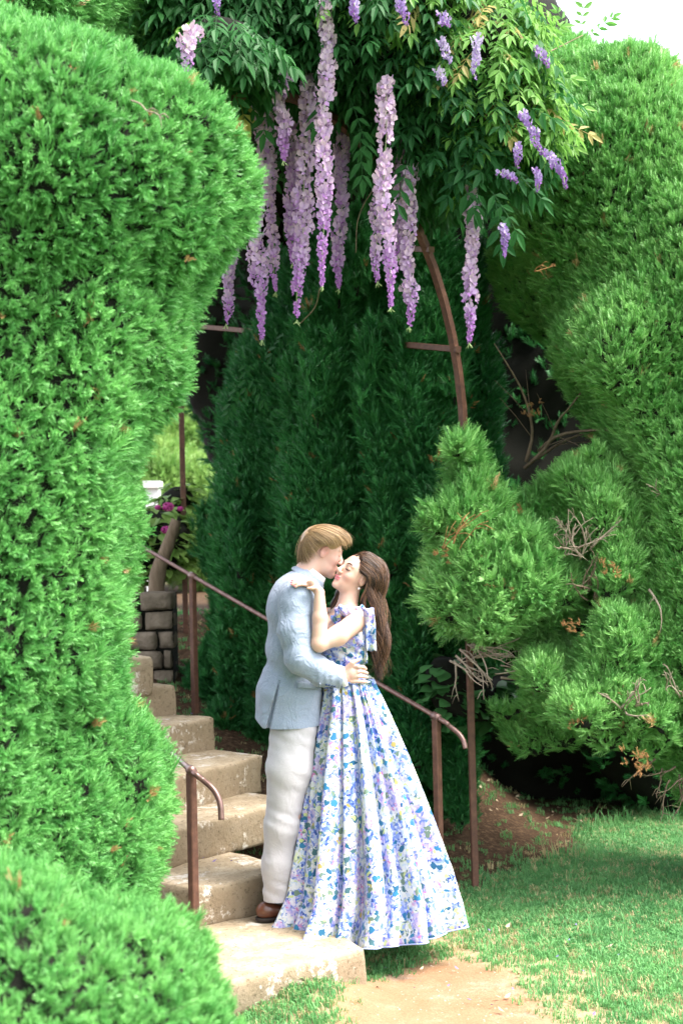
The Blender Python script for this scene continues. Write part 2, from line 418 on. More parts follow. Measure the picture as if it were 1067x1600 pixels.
# ------------------------------------------------------------------ grass
def tuft(name, seed, n=18, hgt=.042, spread=.032, mat=None, wid=.003):
    r = random.Random(seed); mb = MB()
    for i in range(n):
        o = Vector((r.uniform(-spread, spread), r.uniform(-spread, spread), -.004)); az = r.uniform(0, 6.28); hh = hgt*r.uniform(.5, 1.15)
        d = Vector((math.cos(az), math.sin(az), 0)); s = Vector((-d.y, d.x, 0))*wid*r.uniform(.5, 1)
        b_ = r.uniform(.2, .9)
        m1 = o+Vector((0, 0, hh*.6))+d*hh*.25*b_; tp = o+Vector((0, 0, hh*(1-.35*b_)))+d*hh*.8*b_
        mb.add([o-s, o+s, m1+s*.8, m1-s*.8, tp], [(0, 1, 2, 3), (3, 2, 4)])
    me = me_from(name, mb.V, mb.F, mat or M['grass'], None, False); o = bpy.data.objects.new(name, me); SRC.objects.link(o); return o
TUF = [tuft('tuft_source', s) for s in range(4)]
sel = (x > -1.6) & (x < 3.6) & (y > 4.6) & (y < 12.4)
dens = (1-sand*1.0)*(1-worn*.84)*(1-soil*.975)*np.clip(.85+.5*nf, .25, 1.3)
dens = np.clip(dens, 0, 1.3)
stz = .707*(-(x-.1)+(y-6.0))
fsel = sel[F].all(1)
idm = -np.ones(len(V), dtype=int); used = np.unique(F[fsel]); idm[used] = np.arange(len(used))
gm = me_from('grass', V[used], idm[F[fsel]], M['grass'])
a = gm.attributes.new('dens', 'FLOAT', 'POINT'); a.data.foreach_set('value', dens[used].astype(np.float32))
grass = link('grass', gm); tag(grass, 'short lawn grass thinning towards the sandy patch', 'grass', kind='stuff')
scatter(grass, sources=TUF, density=3800, smin_=.55, smax_=1.25, up=1.0, nrm=.0, rnd=.25, inset=.004, seed=4, keep=False, dens_attr='dens')
# longer grass at the hedge foot
TALL = [tuft('tall_tuft_source', 20+s, n=12, hgt=.16, spread=.035, wid=.004) for s in range(3)]
soilr = np.clip(1-np.abs(soil-.5)*2, 0, 1)*np.clip((x-.9)/.5, 0, 1)*np.clip(.5+nf, 0, 1)+.06*(1-soil)*(1-sand)*(nz > .2)
gt_ = me_from('tall_grass', V[used], idm[F[fsel]], M['grass']); a = gt_.attributes.new('dens', 'FLOAT', 'POINT'); a.data.foreach_set('value', soilr[used].astype(np.float32))
tgr = link('tall_grass', gt_); tag(tgr, 'longer unmown grass blades along the foot of the right hedge', 'grass', kind='stuff')
scatter(tgr, sources=TALL, density=260, smin_=.4, smax_=1.1, up=1.0, nrm=.0, rnd=.35, inset=.004, seed=14, keep=False, dens_attr='dens')
# ------------------------------------------------------------------ stone steps
m, t, b = new_mat('step_stone'); v = t.nodes.new('ShaderNodeNewGeometry'); pos = v.outputs['Position']
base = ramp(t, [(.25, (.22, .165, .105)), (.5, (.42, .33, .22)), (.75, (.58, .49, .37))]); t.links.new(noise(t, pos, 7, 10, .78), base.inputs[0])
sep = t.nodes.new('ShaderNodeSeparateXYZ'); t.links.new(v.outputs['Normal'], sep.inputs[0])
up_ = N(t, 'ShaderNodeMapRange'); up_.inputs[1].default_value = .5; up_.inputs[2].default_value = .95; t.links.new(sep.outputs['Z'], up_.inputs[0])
riser_shade = mixc(t, .70, base.outputs[0], (.22, .165, .105)); c = mixc(t, up_.outputs[0], riser_shade, base.outputs[0])  # risers coloured darker than treads, shade put into the stone
lich = ramp(t, [(.55, (0, 0, 0)), (.60, (1, 1, 1))]); t.links.new(noise(t, pos, 5, 10, .78), lich.inputs[0])
c = mixc(t, lich.outputs[0], c, (.66, .60, .52))
spk = ramp(t, [(.38, (1, 1, 1)), (.45, (0, 0, 0))]); t.links.new(noise(t, pos, 42, 6, .8), spk.inputs[0])
mul = N(t, 'ShaderNodeMath', operation='MULTIPLY'); mul.inputs[1].default_value = .75; t.links.new(spk.outputs[0], mul.inputs[0])
c = mixc(t, mul.outputs[0], c, (.10, .075, .045))
t.links.new(c, b.inputs['Base Color']); b.inputs['Roughness'].default_value = .92; b.inputs['Specular IOR Level'].default_value = .15
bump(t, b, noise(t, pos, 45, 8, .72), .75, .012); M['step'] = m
def rough_block(V8, seed, n=(46, 22, 9), amp=.012, rnd=.010):
    """grid box through 8 corners, then chipped edges"""
    A = np.array([list(p) for p in V8]).reshape(2, 2, 2, 3)   # [u][v][w]
    us = np.linspace(0, 1, n[0]+1); vs_ = np.linspace(0, 1, n[1]+1); ws = np.linspace(0, 1, n[2]+1)
    idx = {}; V = []; F = []
    def pt(i, j, k):
        key = (i, j, k)
        if key in idx: return idx[key]
        u, v, w_ = us[i], vs_[j], ws[k]
        p = sum(A[a][b][c_]*((u if a else 1-u)*(v if b else 1-v)*(w_ if c_ else 1-w_)) for a in (0, 1) for b in (0, 1) for c_ in (0, 1))
        edges = (i in (0, n[0])) + (j in (0, n[1])) + (k in (0, n[2]))
        ctr = A.reshape(-1, 3).mean(0)
        q = np.array(p)
        if edges >= 2:
            d = ctr-q; d[0] *= (i in (0, n[0])); dd = np.zeros(3)
            if j in (0, n[1]):
                e = A[0][1 if j == 0 else 0][0]-A[0][j and 1][0]; dd += e/np.linalg.norm(e)*rnd
            if k in (0, n[2]): dd += np.array([0, 0, -rnd*.6 if k == n[2] else rnd])
            if i in (0, n[0]):
                e = A[1 if i == 0 else 0][0][0]-A[i and 1][0][0]; dd += e/np.linalg.norm(e)*rnd
            q = q+dd*(.6+.9*abs(fbm(q*16, seed, 3)))
        q = q+amp*np.array([fbm(q*5, seed+1, 3), fbm(q*5, seed+2, 3), .6*fbm(q*5, seed+3, 3)])
        idx[key] = len(V); V.append(q); return idx[key]
    for i in range(n[0]):
        for j in range(n[1]):
            F.append((pt(i, j, n[2]), pt(i+1, j, n[2]), pt(i+1, j+1, n[2]), pt(i, j+1, n[2])))
            F.append((pt(i, j, 0), pt(i, j+1, 0), pt(i+1, j+1, 0), pt(i+1, j, 0)))
        for k in range(n[2]):
            F.append((pt(i, 0, k), pt(i+1, 0, k), pt(i+1, 0, k+1), pt(i, 0, k+1)))
            F.append((pt(i, n[1], k), pt(i, n[1], k+1), pt(i+1, n[1], k+1), pt(i+1, n[1], k)))
    for j in range(n[1]):
        for k in range(n[2]):
            F.append((pt(0, j, k), pt(0, j, k+1), pt(0, j+1, k+1), pt(0, j+1, k)))
            F.append((pt(n[0], j, k), pt(n[0], j+1, k), pt(n[0], j+1, k+1), pt(n[0], j, k+1)))
    return V, F
stairs = empty('stone_steps', PZ(420, 1500, 0), 'weathered tan stone steps climbing away behind the kissing couple', 'steps')
# (left px,py) (right px,py) of each nosing, height of tread
STEP = [((330, 1541), (572, 1480), .18, .26), ((296, 1390), (470, 1354), .36, .2), ((268, 1297), (462, 1248), .54, .2),
        ((250, 1222), (410, 1179), .72, .22), ((215, 1141), (336, 1121), .90, .22), ((180, 1077), (274, 1069), 1.08, .24), ((150, 1030), (240, 1025), 1.26, .24)]
for i, (l, r_, z, hh) in enumerate(STEP):
    a_ = PZ(*l, z); b_ = PZ(*r_, z)
    back = Vector((-.55, .55, 0))*1.15 if i else Vector((-.35, .75, 0))
    if i == 0: back = Vector((-.45, .80, 0))
    lo_ = z-hh
    V8 = []
    for q in (a_, b_):
        for bk in (Vector((0, 0, 0)), back):
            for zz in (lo_, z): V8.append(Vector((q.x+bk.x, q.y+bk.y, zz)))
    Vs, Fs = rough_block(V8, 31+i*7)
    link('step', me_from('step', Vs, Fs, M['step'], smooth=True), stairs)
# ------------------------------------------------------------------ iron posts, rails, arches
def bar(mb, a, b, wd, m=0, yaw=math.radians(45)):
    a = Vector(a); b = Vector(b); d = (b-a).normalized()
    ref = Vector((math.cos(yaw), math.sin(yaw), 0)) if abs(d.z) > .7 else Vector((0, 0, 1))
    s = (ref-d*ref.dot(d)).normalized(); t_ = d.cross(s); h_ = wd/2; c_ = wd*.1
    prof = [(-h_+c_, -h_), (h_-c_, -h_), (h_, -h_+c_), (h_, h_-c_), (h_-c_, h_), (-h_+c_, h_), (-h_, h_-c_), (-h_, -h_+c_)]
    V = [q+s*x_+t_*y_ for q in (a, b) for x_, y_ in prof]
    F = [(k, (k+1) % 8, (k+1) % 8+8, k+8) for k in range(8)]+[tuple(range(7, -1, -1)), tuple(range(8, 16))]
    mb.add(V, F, m)
def handrail(name, label, top_path, posts, curl, group='iron handrails of the stone steps', r=.0135):
    root = empty(name, (posts[0][0].x, posts[0][0].y, posts[0][1]), label, 'handrail', group)
    pts = spline(list(top_path)+list(curl), 60)
    V, F = tube(pts, r, 10); link('rail', me_from('rail', V, F, M['railm']), root)
    for top, zb in posts:
        mb = MB(); bar(mb, (top.x, top.y, zb), (top.x, top.y, top.z-.012), .037); mb.build('post', M['rust'], root, False)
        d = Vector(pts[3]-pts[0]).normalized()
        V, F = tube([Vector(top)-d*.022, Vector(top)+d*.022], .023, 10); link('collar', me_from('collar', V, F, M['railm']), root)
    return root
n1 = P(681, 1120, 7.5); n2 = P(301, 900, 8.96); d = (n2-n1)
top_ = [n2+d*.75, n2+d*.3, n2, n2.lerp(n1, .33), n2.lerp(n1, .66), n1]
curl = [P(700, 1133, 7.46), P(716, 1146, 7.43), P(724, 1158, 7.41), P(727, 1170, 7.40)]
handrail('handrail', 'rusty iron handrail passing behind the couple with a hooked lower end right of the dress', top_, [(n1, -.03), (n2, .86)], curl)
m1 = P(299, 1204, 6.37); m2 = P(238, 1148, 7.25)
handrail('handrail', 'short brown handrail with a hooked end at the clipped left hedge', [m2+(m2-m1)*.5, m2, m1.lerp(m2, .5), m1],
         [(m1, .12)], [P(318, 1219, 6.33), P(335, 1235, 6.30), P(344, 1255, 6.28), P(346, 1281, 6.27)])
def arch(label, rp, lp, zb_r, zb_l, spring, rad_h, w_=.045):
    """rp, lp: ground points of the right and left leg"""
    root = empty('iron_arch', (rp[0], rp[1], zb_r), label, 'arch', 'rusted arches of the wisteria tunnel')
    for p_, zb in ((rp, zb_r), (lp, zb_l)):
        mb = MB(); bar(mb, (p_[0], p_[1], zb), (p_[0], p_[1], spring), w_, yaw=math.radians(8)); mb.build('leg', M['rust'], root, False)
    c_ = Vector(((rp[0]+lp[0])/2, (rp[1]+lp[1])/2, spring)); hd = Vector((rp[0]-c_.x, rp[1]-c_.y, 0))
    mb = MB(); n_ = 26; prev = None; hw = w_/2; nrm_ = Vector((-hd.y, hd.x, 0)).normalized()
    V = []; F = []
    for i in range(n_+1):
        a = math.pi*i/n_; q = c_+hd*math.cos(a)+Vector((0, 0, rad_h*math.sin(a)))
        out = (hd.normalized()*math.cos(a)*rad_h+Vector((0, 0, 1))*math.sin(a)*hd.length).normalized()
        V += [q-out*hw-nrm_*hw, q+out*hw-nrm_*hw, q+out*hw+nrm_*hw, q-out*hw+nrm_*hw]
    for i in range(n_):
        for k in range(4): F.append((i*4+k, i*4+(k+1) % 4, (i+1)*4+(k+1) % 4, (i+1)*4+k))
    mb.add(V, F); mb.build('hoop', M['rust'], root, False)
    return root
RP = PZ(742, 1385, 0); A_near = arch('rusted iron arch whose right leg stands in the lawn beside the dress', (RP.x, RP.y), (RP.x-1.77, RP.y-1.77), -.05, -.05, 2.45, 1.66, .036)
LP = P(289, 900, 11.0); A_far = arch('rusted iron arch with a thin leg rising left of the dark cypress hedge', (LP.x, LP.y), (LP.x-1.8, LP.y-1.8), 1.2, 1.2, 3.55, 1.1, .042)
mb = MB(); q1 = P(716, 546, 7.8); q2 = P(287, 508, 11.0); bar(mb, q1, q2, .035); mb.build('tie_bar', M['rust'], A_near, False)
mb = MB(); bar(mb, P(674, 390, 7.62), P(630, 388, 8.1), .032); mb.build('tie_bar', M['rust'], A_near, False)
# ------------------------------------------------------------------ hedges and shrubs
hl = hedge('clipped_hedge', 'tall clipped bright green cypress hedge filling the left of the picture', 'hedge',
    [(125, 300, 5.0, .56, .7, .42), (20, 310, 5.1, .5, .8, .44), (60, 480, 5.0, .50, .6, .4), (40, 640, 5.0, .42, .6, .5), (15, 820, 5.0, .34, .6, .5), (15, 1020, 5.1, .36, .6, .5),
     (60, 1215, 5.3, .43, .6, .42), (60, 1400, 5.2, .42, .55, .4), (-150, 700, 5.0, .6, .8, 1.7), (-150, 1250, 5.0, .6, .8, 1.0)], SPR, shoots=12, dens=8500, amp=.07, seed=2, h=.05, smin_=.27, smax_=.66, up=.45, rnd=.8, inset=.12, fine=.035, k=.22, freq=3.2)
hm = hedge('low_hedge', 'rounded near mound of clipped cypress at the bottom left corner, slightly out of focus', 'hedge',
    [(60, 1680, 3.5, .36, .42, .38), (-80, 1600, 3.6, .42, .5, .36), (120, 1780, 3.5, .34, .42, .45), (215, 1560, 3.6, .16, .3, .15)], SPR, dens=8000, amp=.06, seed=5, h=.04, smin_=.26, smax_=.60, up=.4, rnd=.8, inset=.12, fine=.035, freq=5)
hu = hedge('cypress_hedge', 'higher cypress growth above and behind the clipped left hedge', 'hedge',
    [(60, 10, 6.8, .48, .6, .42), (-80, -60, 6.9, .9, .7, .7), (160, -90, 7.0, .35, .4, .3)], SPR, dens=2400, amp=.08, seed=8, smin_=.6, smax_=1.1, up=.4)
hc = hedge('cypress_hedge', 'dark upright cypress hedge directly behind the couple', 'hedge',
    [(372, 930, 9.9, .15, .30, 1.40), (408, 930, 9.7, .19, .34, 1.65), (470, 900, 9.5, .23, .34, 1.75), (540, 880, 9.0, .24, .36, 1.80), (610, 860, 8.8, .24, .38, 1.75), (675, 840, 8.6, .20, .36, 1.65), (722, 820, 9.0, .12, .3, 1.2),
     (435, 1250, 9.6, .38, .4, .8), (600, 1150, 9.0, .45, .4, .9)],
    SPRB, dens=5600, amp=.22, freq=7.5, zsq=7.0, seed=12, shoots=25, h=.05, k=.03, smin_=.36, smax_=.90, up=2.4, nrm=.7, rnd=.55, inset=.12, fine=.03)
hr = hedge('overgrown_hedge', 'towering sunlit cypress hedge at the right rising to the sky', 'hedge',
    [(965, 335, 8.3, .60, .8, .93), (1120, 480, 7.9, .52, .8, 1.06), (1130, 900, 7.8, .33, .6, 1.6), (985, 560, 7.72, .36, .42, .28), (885, 280, 8.6, .33, .6, .88), (1090, 760, 7.7, .25, .4, .6), (1035, 650, 7.85, .28, .4, .35), (1045, 1000, 7.8, .20, .4, .6)],
    SPRP, dens=6000, amp=.11, freq=2.2, zsq=1.5, seed=21, shoots=14, smin_=.38, smax_=.85, up=1.3, inset=.10, k=.34, fine=.03)
hj = hedge('juniper_bush', 'rounded juniper bush wrapped round the tall rusty post', 'bush',
    [(765, 915, 7.7, .32, .32, .30), (760, 860, 7.7, .22, .25, .22), (748, 810, 7.7, .12, .2, .20), (742, 765, 7.72, .05, .1, .13), (700, 935, 7.7, .12, .2, .15), (840, 900, 7.8, .16, .25, .24), (835, 830, 7.9, .15, .2, .2)], SPRP, dens=4200, amp=.13, seed=31, shoots=22, h=.05, nrm=.65, smin_=.45, smax_=1.0, up=1.0, k=.10, rnd=.8, freq=5)
hk = hedge('juniper_bush', 'pale tipped juniper lump with a bare twiggy hollow, right of the post bush', 'bush',
    [(925, 775, 7.6, .16, .25, .22), (975, 860, 7.6, .15, .25, .3), (1015, 960, 7.6, .15, .25, .3)], SPRP, dens=4600, amp=.13, seed=33, shoots=16, h=.05, nrm=.5, smin_=.45, smax_=.95, up=1.3, k=.12, rnd=.7, freq=5)
hn = hedge('juniper_bush', 'lowest juniper lump hanging over the lawn edge at right', 'bush',
    [(960, 1070, 7.4, .22, .3, .30), (900, 1080, 7.6, .22, .3, .18), (1030, 1040, 7.5, .17, .3, .33), (850, 1130, 8.2, .25, .3, .08)], SPRP, dens=4600, amp=.13, seed=35, shoots=20, h=.05, nrm=.5, smin_=.45, smax_=.95, up=1.2, k=.12, rnd=.7, freq=5)
hb = hedge('dark_hedge_backing', 'near-black hedge mass added to keep the back of the wisteria tunnel dark', 'hedge',
    [(860, 800, 10.6, 1.0, .5, 2.4), (620, 500, 12.5, 1.4, .6, 2.6), (380, 520, 13.2, .55, .6, 1.5), (1100, 1000, 10, 1.0, .6, 1.4)], SPRB, dens=45, amp=.1, seed=41, h=.12, smin_=.8, smax_=1.6, up=.8)  # almost leafless, its near-black core colour stands for deep shade
# ------------------------------------------------------------------ wisteria canopy
def leaf_compound(name, mat, seed, L=.25, pairs=4):
    r = random.Random(seed); mb = MB()
    def leaflet(o, d, ln, nn):
        d = d.normalized(); s = d.cross(nn).normalized(); w_ = ln*.185
        f = nn*ln*.05; dr = -nn*ln*.14
        c0 = o; c1 = o+d*ln*.35; c2 = o+d*ln*.7+dr*.5; c3 = o+d*ln+dr*1.5
        mb.add([c0, c1+s*w_+f, c2+s*w_*.75+f+dr*.2, c3, c2-s*w_*.75+f+dr*.2, c1-s*w_+f, c1-f, c2-f], [(0, 6, 1), (0, 5, 6), (6, 7, 2, 1), (5, 4, 7, 6), (7, 3, 2), (4, 3, 7)])
    def axis_(t): return Vector((0, L*t, -L*.28*t*t))
    z = Vector((0, 0, 1))
    for i in range(pairs):
        t_ = .22+.66*i/(pairs-1); o = axis_(t_)
        for s in (1, -1):
            leaflet(o, Vector((s*.85, .5+.3*t_, -.35+r.uniform(-.45, .25))), L*.36*r.uniform(.85, 1.15)*(1-.1*abs(i-2)), (z+Vector((s*.25, 0, 0))+Vector((r.uniform(-.25, .25), r.uniform(-.25, .25), 0))).normalized())
    leaflet(axis_(.93), Vector((0, 1, -.5)), L*.36, z)
    V, F = tube([axis_(k/5) for k in range(6)], .0013, 3, False); mb.add(V, F)
    return me_from(name, mb.V, mb.F, mat, None, False)
LV = [leaf_compound('wisteria_leaf', M['wist'], s) for s in (1, 2, 3)]
LVL = [leaf_compound('wisteria_leaf_backlit', M['wist_backlit'], s, L=.21) for s in (4, 5)]
def surf_samples(V, F, n, rg):
    T = np.concatenate([F[:, [0, 1, 2]], F[:, [0, 2, 3]]]); A, B, C = V[T[:, 0]], V[T[:, 1]], V[T[:, 2]]
    cr = np.cross(B-A, C-A); ar = np.linalg.norm(cr, axis=1); k = rg.choice(len(T), n, p=ar/ar.sum())
    u, v = rg.random(n), rg.random(n); m = u+v > 1; u[m] = 1-u[m]; v[m] = 1-v[m]
    return A[k]+(B-A)[k]*u[:, None]+(C-A)[k]*v[:, None], cr[k]/ar[k][:, None]
CM = np.array(CAM_M)
def project(Q):
    q = (np.asarray(Q)-np.array([0, 0, CAM_H])) @ CM
    return np.stack([533.5+FPX*q[:, 0]/-q[:, 2], 800-FPX*q[:, 1]/-q[:, 2], -q[:, 2]], 1)
def leafy(parent, V, F, meshes, n, n_obj, seed, out=1.0, droop=.5, smn=.7, smx=1.3, inset=.10, name='leaf', split=None, stuff_name='foliage', smat=None, score=None):
    """leaves on a surface: the most visible as separate leaf objects, the rest joined"""
    rg = np.random.default_rng(seed); pts, nr = surf_samples(V, F, n, rg)
    pts = pts - nr*rg.uniform(-.04, inset, n)[:, None]
    pr = project(pts); inn = (pr[:, 0] > 0) & (pr[:, 0] < 1067) & (pr[:, 1] > -10) & (pr[:, 1] < 1600)
    vis = np.where(inn, -(nr[:, 1])*1.0 - .25*pr[:, 2]/7 + rg.uniform(0, .3, n), -9)
    order = np.argsort(-vis); big = set(order[:n_obj].tolist()); acc = {}
    inv = Vector(parent.location)
    cache = {}
    for i in range(n):
        nn = Vector(nr[i]); hd = Vector((nn.x, nn.y, 0))+Vector((rg.uniform(-.7, .7), rg.uniform(-.7, .7), 0))
        d = (hd.normalized()*out+Vector((0, 0, -droop+rg.uniform(-.35, .35)))).normalized()
        upv = Vector((rg.uniform(-.4, .4), rg.uniform(-.4, .4), 1))+nn*.6
        xa = d.cross(upv).normalized(); za = xa.cross(d)
        s = rg.uniform(smn, smx); Rm = Matrix((xa, d, za)).transposed()
        ms = meshes(pts[i], rg) if callable(meshes) else meshes
        me = ms[int(rg.integers(len(ms)))]
        if i in big:
            o = bpy.data.objects.new(name, me); COL.objects.link(o); o.parent = parent
            o.matrix_basis = Matrix.Translation(Vector(pts[i])-inv) @ Rm.to_4x4() @ Matrix.Scale(s, 4)
        else:
            if me.name not in cache:
                va = np.empty(len(me.vertices)*3); me.vertices.foreach_get('co', va); cache[me.name] = (va.reshape(-1, 3), [tuple(p.vertices) for p in me.polygons], me.materials[0])
            va, fa, mm = cache[me.name]
            acc.setdefault(mm.name, [[], [], 0, mm])
            a = acc[mm.name]; a[0].append(va @ (np.array(Rm).T*s)+pts[i]); a[1].extend([tuple(q+a[2] for q in f) for f in fa]); a[2] += len(va)
    for a in acc.values():
        o = link(stuff_name, me_from(stuff_name, np.concatenate(a[0]), a[1], a[3], None, False), parent); tag(o, kind='stuff')
wroot = empty('wisteria', (P(500, 100, 7.6).x, 7.6, 0), 'leafy wisteria vine hanging over the iron arch at the top', 'vine')
CB = [(400, 20, 7.3, .55, .6, .36), (600, 40, 7.3, .5, .7, .42), (735, 110, 7.1, .30, .5, .42), (690, 195, 7.2, .26, .35, .24), (760, 220, 7.1, .18, .3, .17), (500, 80, 7.5, .3, .5, .22), (310, -20, 7.2, .35, .5, .3), (800, 170, 7.1, .12, .3, .16), (620, 150, 7.4, .22, .3, .2), (560, 110, 7.9, .35, .35, .28), (660, 250, 7.7, .16, .3, .2), (330, 40, 7.4, .32, .35, .28), (260, 0, 7.8, .4, .4, .3), (350, 75, 6.55, .17, .2, .10)]
V, F = blob_surface(CB, h=.06, amp=.07, freq=3.5, k=.10, seed=51)
def pick(p, rg):  # backlit-coloured leaves get commoner towards the upper right
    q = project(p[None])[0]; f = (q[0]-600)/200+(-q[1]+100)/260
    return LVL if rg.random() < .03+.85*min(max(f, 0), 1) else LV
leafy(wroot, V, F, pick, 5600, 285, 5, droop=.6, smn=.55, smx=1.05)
Vc, Fc = blob_surface([(a, b-20, c+.08, d*.80, e*.8, f*.78) for a, b, c, d, e, f in CB], h=.07, amp=.07, freq=3.5, k=.10, seed=51)
tag(link('shade_core', me_from('shade_core', Vc, Fc, M['core']), wroot), kind='stuff')  # solid near-black filling, so gaps between leaves look shaded
# canopy going back over the tunnel, added to darken the centre below
TB = [(480, 120, 9.0, 1.1, .9, .45), (420, 150, 10.5, 1.3, .9, .5), (300, 260, 11.5, 1.0, 1.0, .5), (700, 130, 9.3, .9, .9, .6), (560, 200, 11.5, 1.6, 1.0, .6)]
V, F = blob_surface(TB, h=.1, amp=.1, freq=2.5, k=.2, seed=55)
leafy(wroot, V, F, LV, 350, 0, 6, droop=.65, smn=1, smx=1.7)
tag(link('shade_core', me_from('shade_core', V-np.array([0, 0, 0]), F, M['core']), wroot), kind='stuff')
# long drooping leaf fronds and loose vines
def frond(px, py, Y, ang, s, ms=LV):
    o = bpy.data.objects.new('leaf', ms[random.randrange(len(ms))]); COL.objects.link(o); o.parent = wroot
    d = Vector((math.sin(math.radians(ang)), -.25, -math.cos(math.radians(ang)))).normalized(); f = Vector((.1, -1, .35)); xa = d.cross(f).normalized(); za = xa.cross(d)
    o.matrix_basis = Matrix.Translation(P(px, py, Y)-Vector(wroot.location)) @ Matrix((xa, d, za)).transposed().to_4x4() @ Matrix.Scale(s, 4)
for (px, py, ang, s) in [(330, 70, 40, 1.2), (352, 95, 20, 1.2), (390, 60, 10, 1.1), (425, 130, -10, 1), (545, 150, 20, 1.1), (560, 200, 5, 1), (640, 240, -15, 1.1), (700, 250, 30, 1.1), (760, 290, 35, 1.1), (770, 300, 10, 1.1), (790, 260, 50, 1), (455, 520, 5, .8), (450, 515, -35, .8), (455, 515, 45, .7), (372, 600, -20, .8), (390, 585, 30, .8), (385, 560, 0, .8), (735, 240, -30, 1), (745, 250, 0, 1), (520, 120, -20, 1)]:
    frond(px, py, 6.75 if py < 400 else 9.0, ang, s)
for (px, py, ang, s) in [(860, 190, 75, 1.0), (845, 170, 95, 1.0), (835, 215, 80, 1.0), (815, 60, 110, 1), (800, 20, 160, 1.0), (830, 130, 100, 1), (905, 50, 170, .9), (915, 60, 130, .9), (890, 60, 200, .8)]:
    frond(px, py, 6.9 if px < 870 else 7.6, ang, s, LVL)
def vine(pts, r0, r1, mat='vine', n=16, parent=None, name='vine_stem'):
    q = spline([P(*p) for p in pts], n); V, F = tube(q, list(np.linspace(r0, r1, n)), 5); return link(name, me_from(name, V, F, M[mat]), parent or wroot)
vine([(655, 310, 7.6), (680, 290, 7.5), (720, 292, 7.4), (760, 280, 7.3)], .014, .008); vine([(655, 320, 7.6), (668, 300, 7.5), (690, 270, 7.4)], .01, .006)
vine([(500, 450, 8), (492, 480, 8.1), (470, 505, 8.2)], .004, .003); vine([(588, 290, 7), (568, 320, 7), (558, 350, 7), (556, 395, 7)], .0028, .0018)
vine([(415, -5, 6.8), (418, 35, 6.8), (423, 75, 6.8)], .003, .002); vine([(730, 200, 7), (800, 110, 7.3), (850, 85, 7.5), (910, 55, 7.7)], .005, .003)
vine([(380, 30, 6.9), (360, 80, 6.9), (330, 110, 6.9)], .003, .002)
# ------------------------------------------------------------------ flower garlands
def petal_mat(name, c1, c2, c3):
    m, t, b = new_mat(name); geo = t.nodes.new('ShaderNodeNewGeometry'); at = t.nodes.new('ShaderNodeAttribute'); at.attribute_name = 'tone'
    r = ramp(t, [(0, c1), (.5, c2), (1, c3)]); t.links.new(at.outputs['Fac'], r.inputs[0]); t.links.new(r.outputs[0], b.inputs['Base Color'])
    b.inputs['Roughness'].default_value = .6; tr = t.nodes.new('ShaderNodeBsdfTranslucent'); t.links.new(r.outputs[0], tr.inputs[0])
    mx = t.nodes.new('ShaderNodeMixShader'); mx.inputs[0].default_value = .3; t.links.new(b.outputs[0], mx.inputs[1]); t.links.new(tr.outputs[0], mx.inputs[2]); t.links.new(mx.outputs[0], t.nodes['Material Output'].inputs[0]); return m
M['petal'] = petal_mat('lilac_petal', (.68, .51, .57), (.56, .38, .60), (.44, .16, .52))
M['petal_tip'] = petal_mat('violet_petal', (.55, .46, .62), (.30, .18, .46), (.26, .08, .34))
M['bud'] = simple('green_bud', [(0, (.25, .38, .12)), (1, (.5, .6, .3))], 20, .7)
def floret(mb, tones, o, d, s, rg, tone):
    """pea flower: broad cupped banner of two lobes, two wings, small keel"""
    d = d.normalized(); upv = Vector((0, 0, 1)); x_ = d.cross(upv).normalized(); u = x_.cross(d).normalized()
    roll = rg.uniform(-.9, .9); q = Quaternion(d, roll); x_ = q @ x_; u = q @ u
    b = len(mb.V)
    for sg in (1, -1):     # banner lobes
        c = o+d*s*.25
        pts = [c, c+x_*sg*s*.25+u*s*.1+d*s*.18, c+x_*sg*s*.62+u*s*.42+d*s*.30, c+x_*sg*s*.50+u*s*.85+d*s*.12, c+x_*sg*s*.12+u*s*.90+d*s*.02, c+u*s*.42+d*s*.05]
        mb.add(pts, [(0, 1, 5), (1, 2, 3), (1, 3, 5), (3, 4, 5)]); tones += [tone+.15, tone, tone-.05, tone-.12, tone-.1, tone+.2]
        pts = [c, c+x_*sg*s*.28-u*s*.05+d*s*.25, c+x_*sg*s*.32-u*s*.40+d*s*.42, c-u*s*.42+d*s*.30]
        mb.add(pts, [(0, 1, 2), (0, 2, 3)]); tones += [tone+.3, tone+.1, tone+.35, tone+.4]
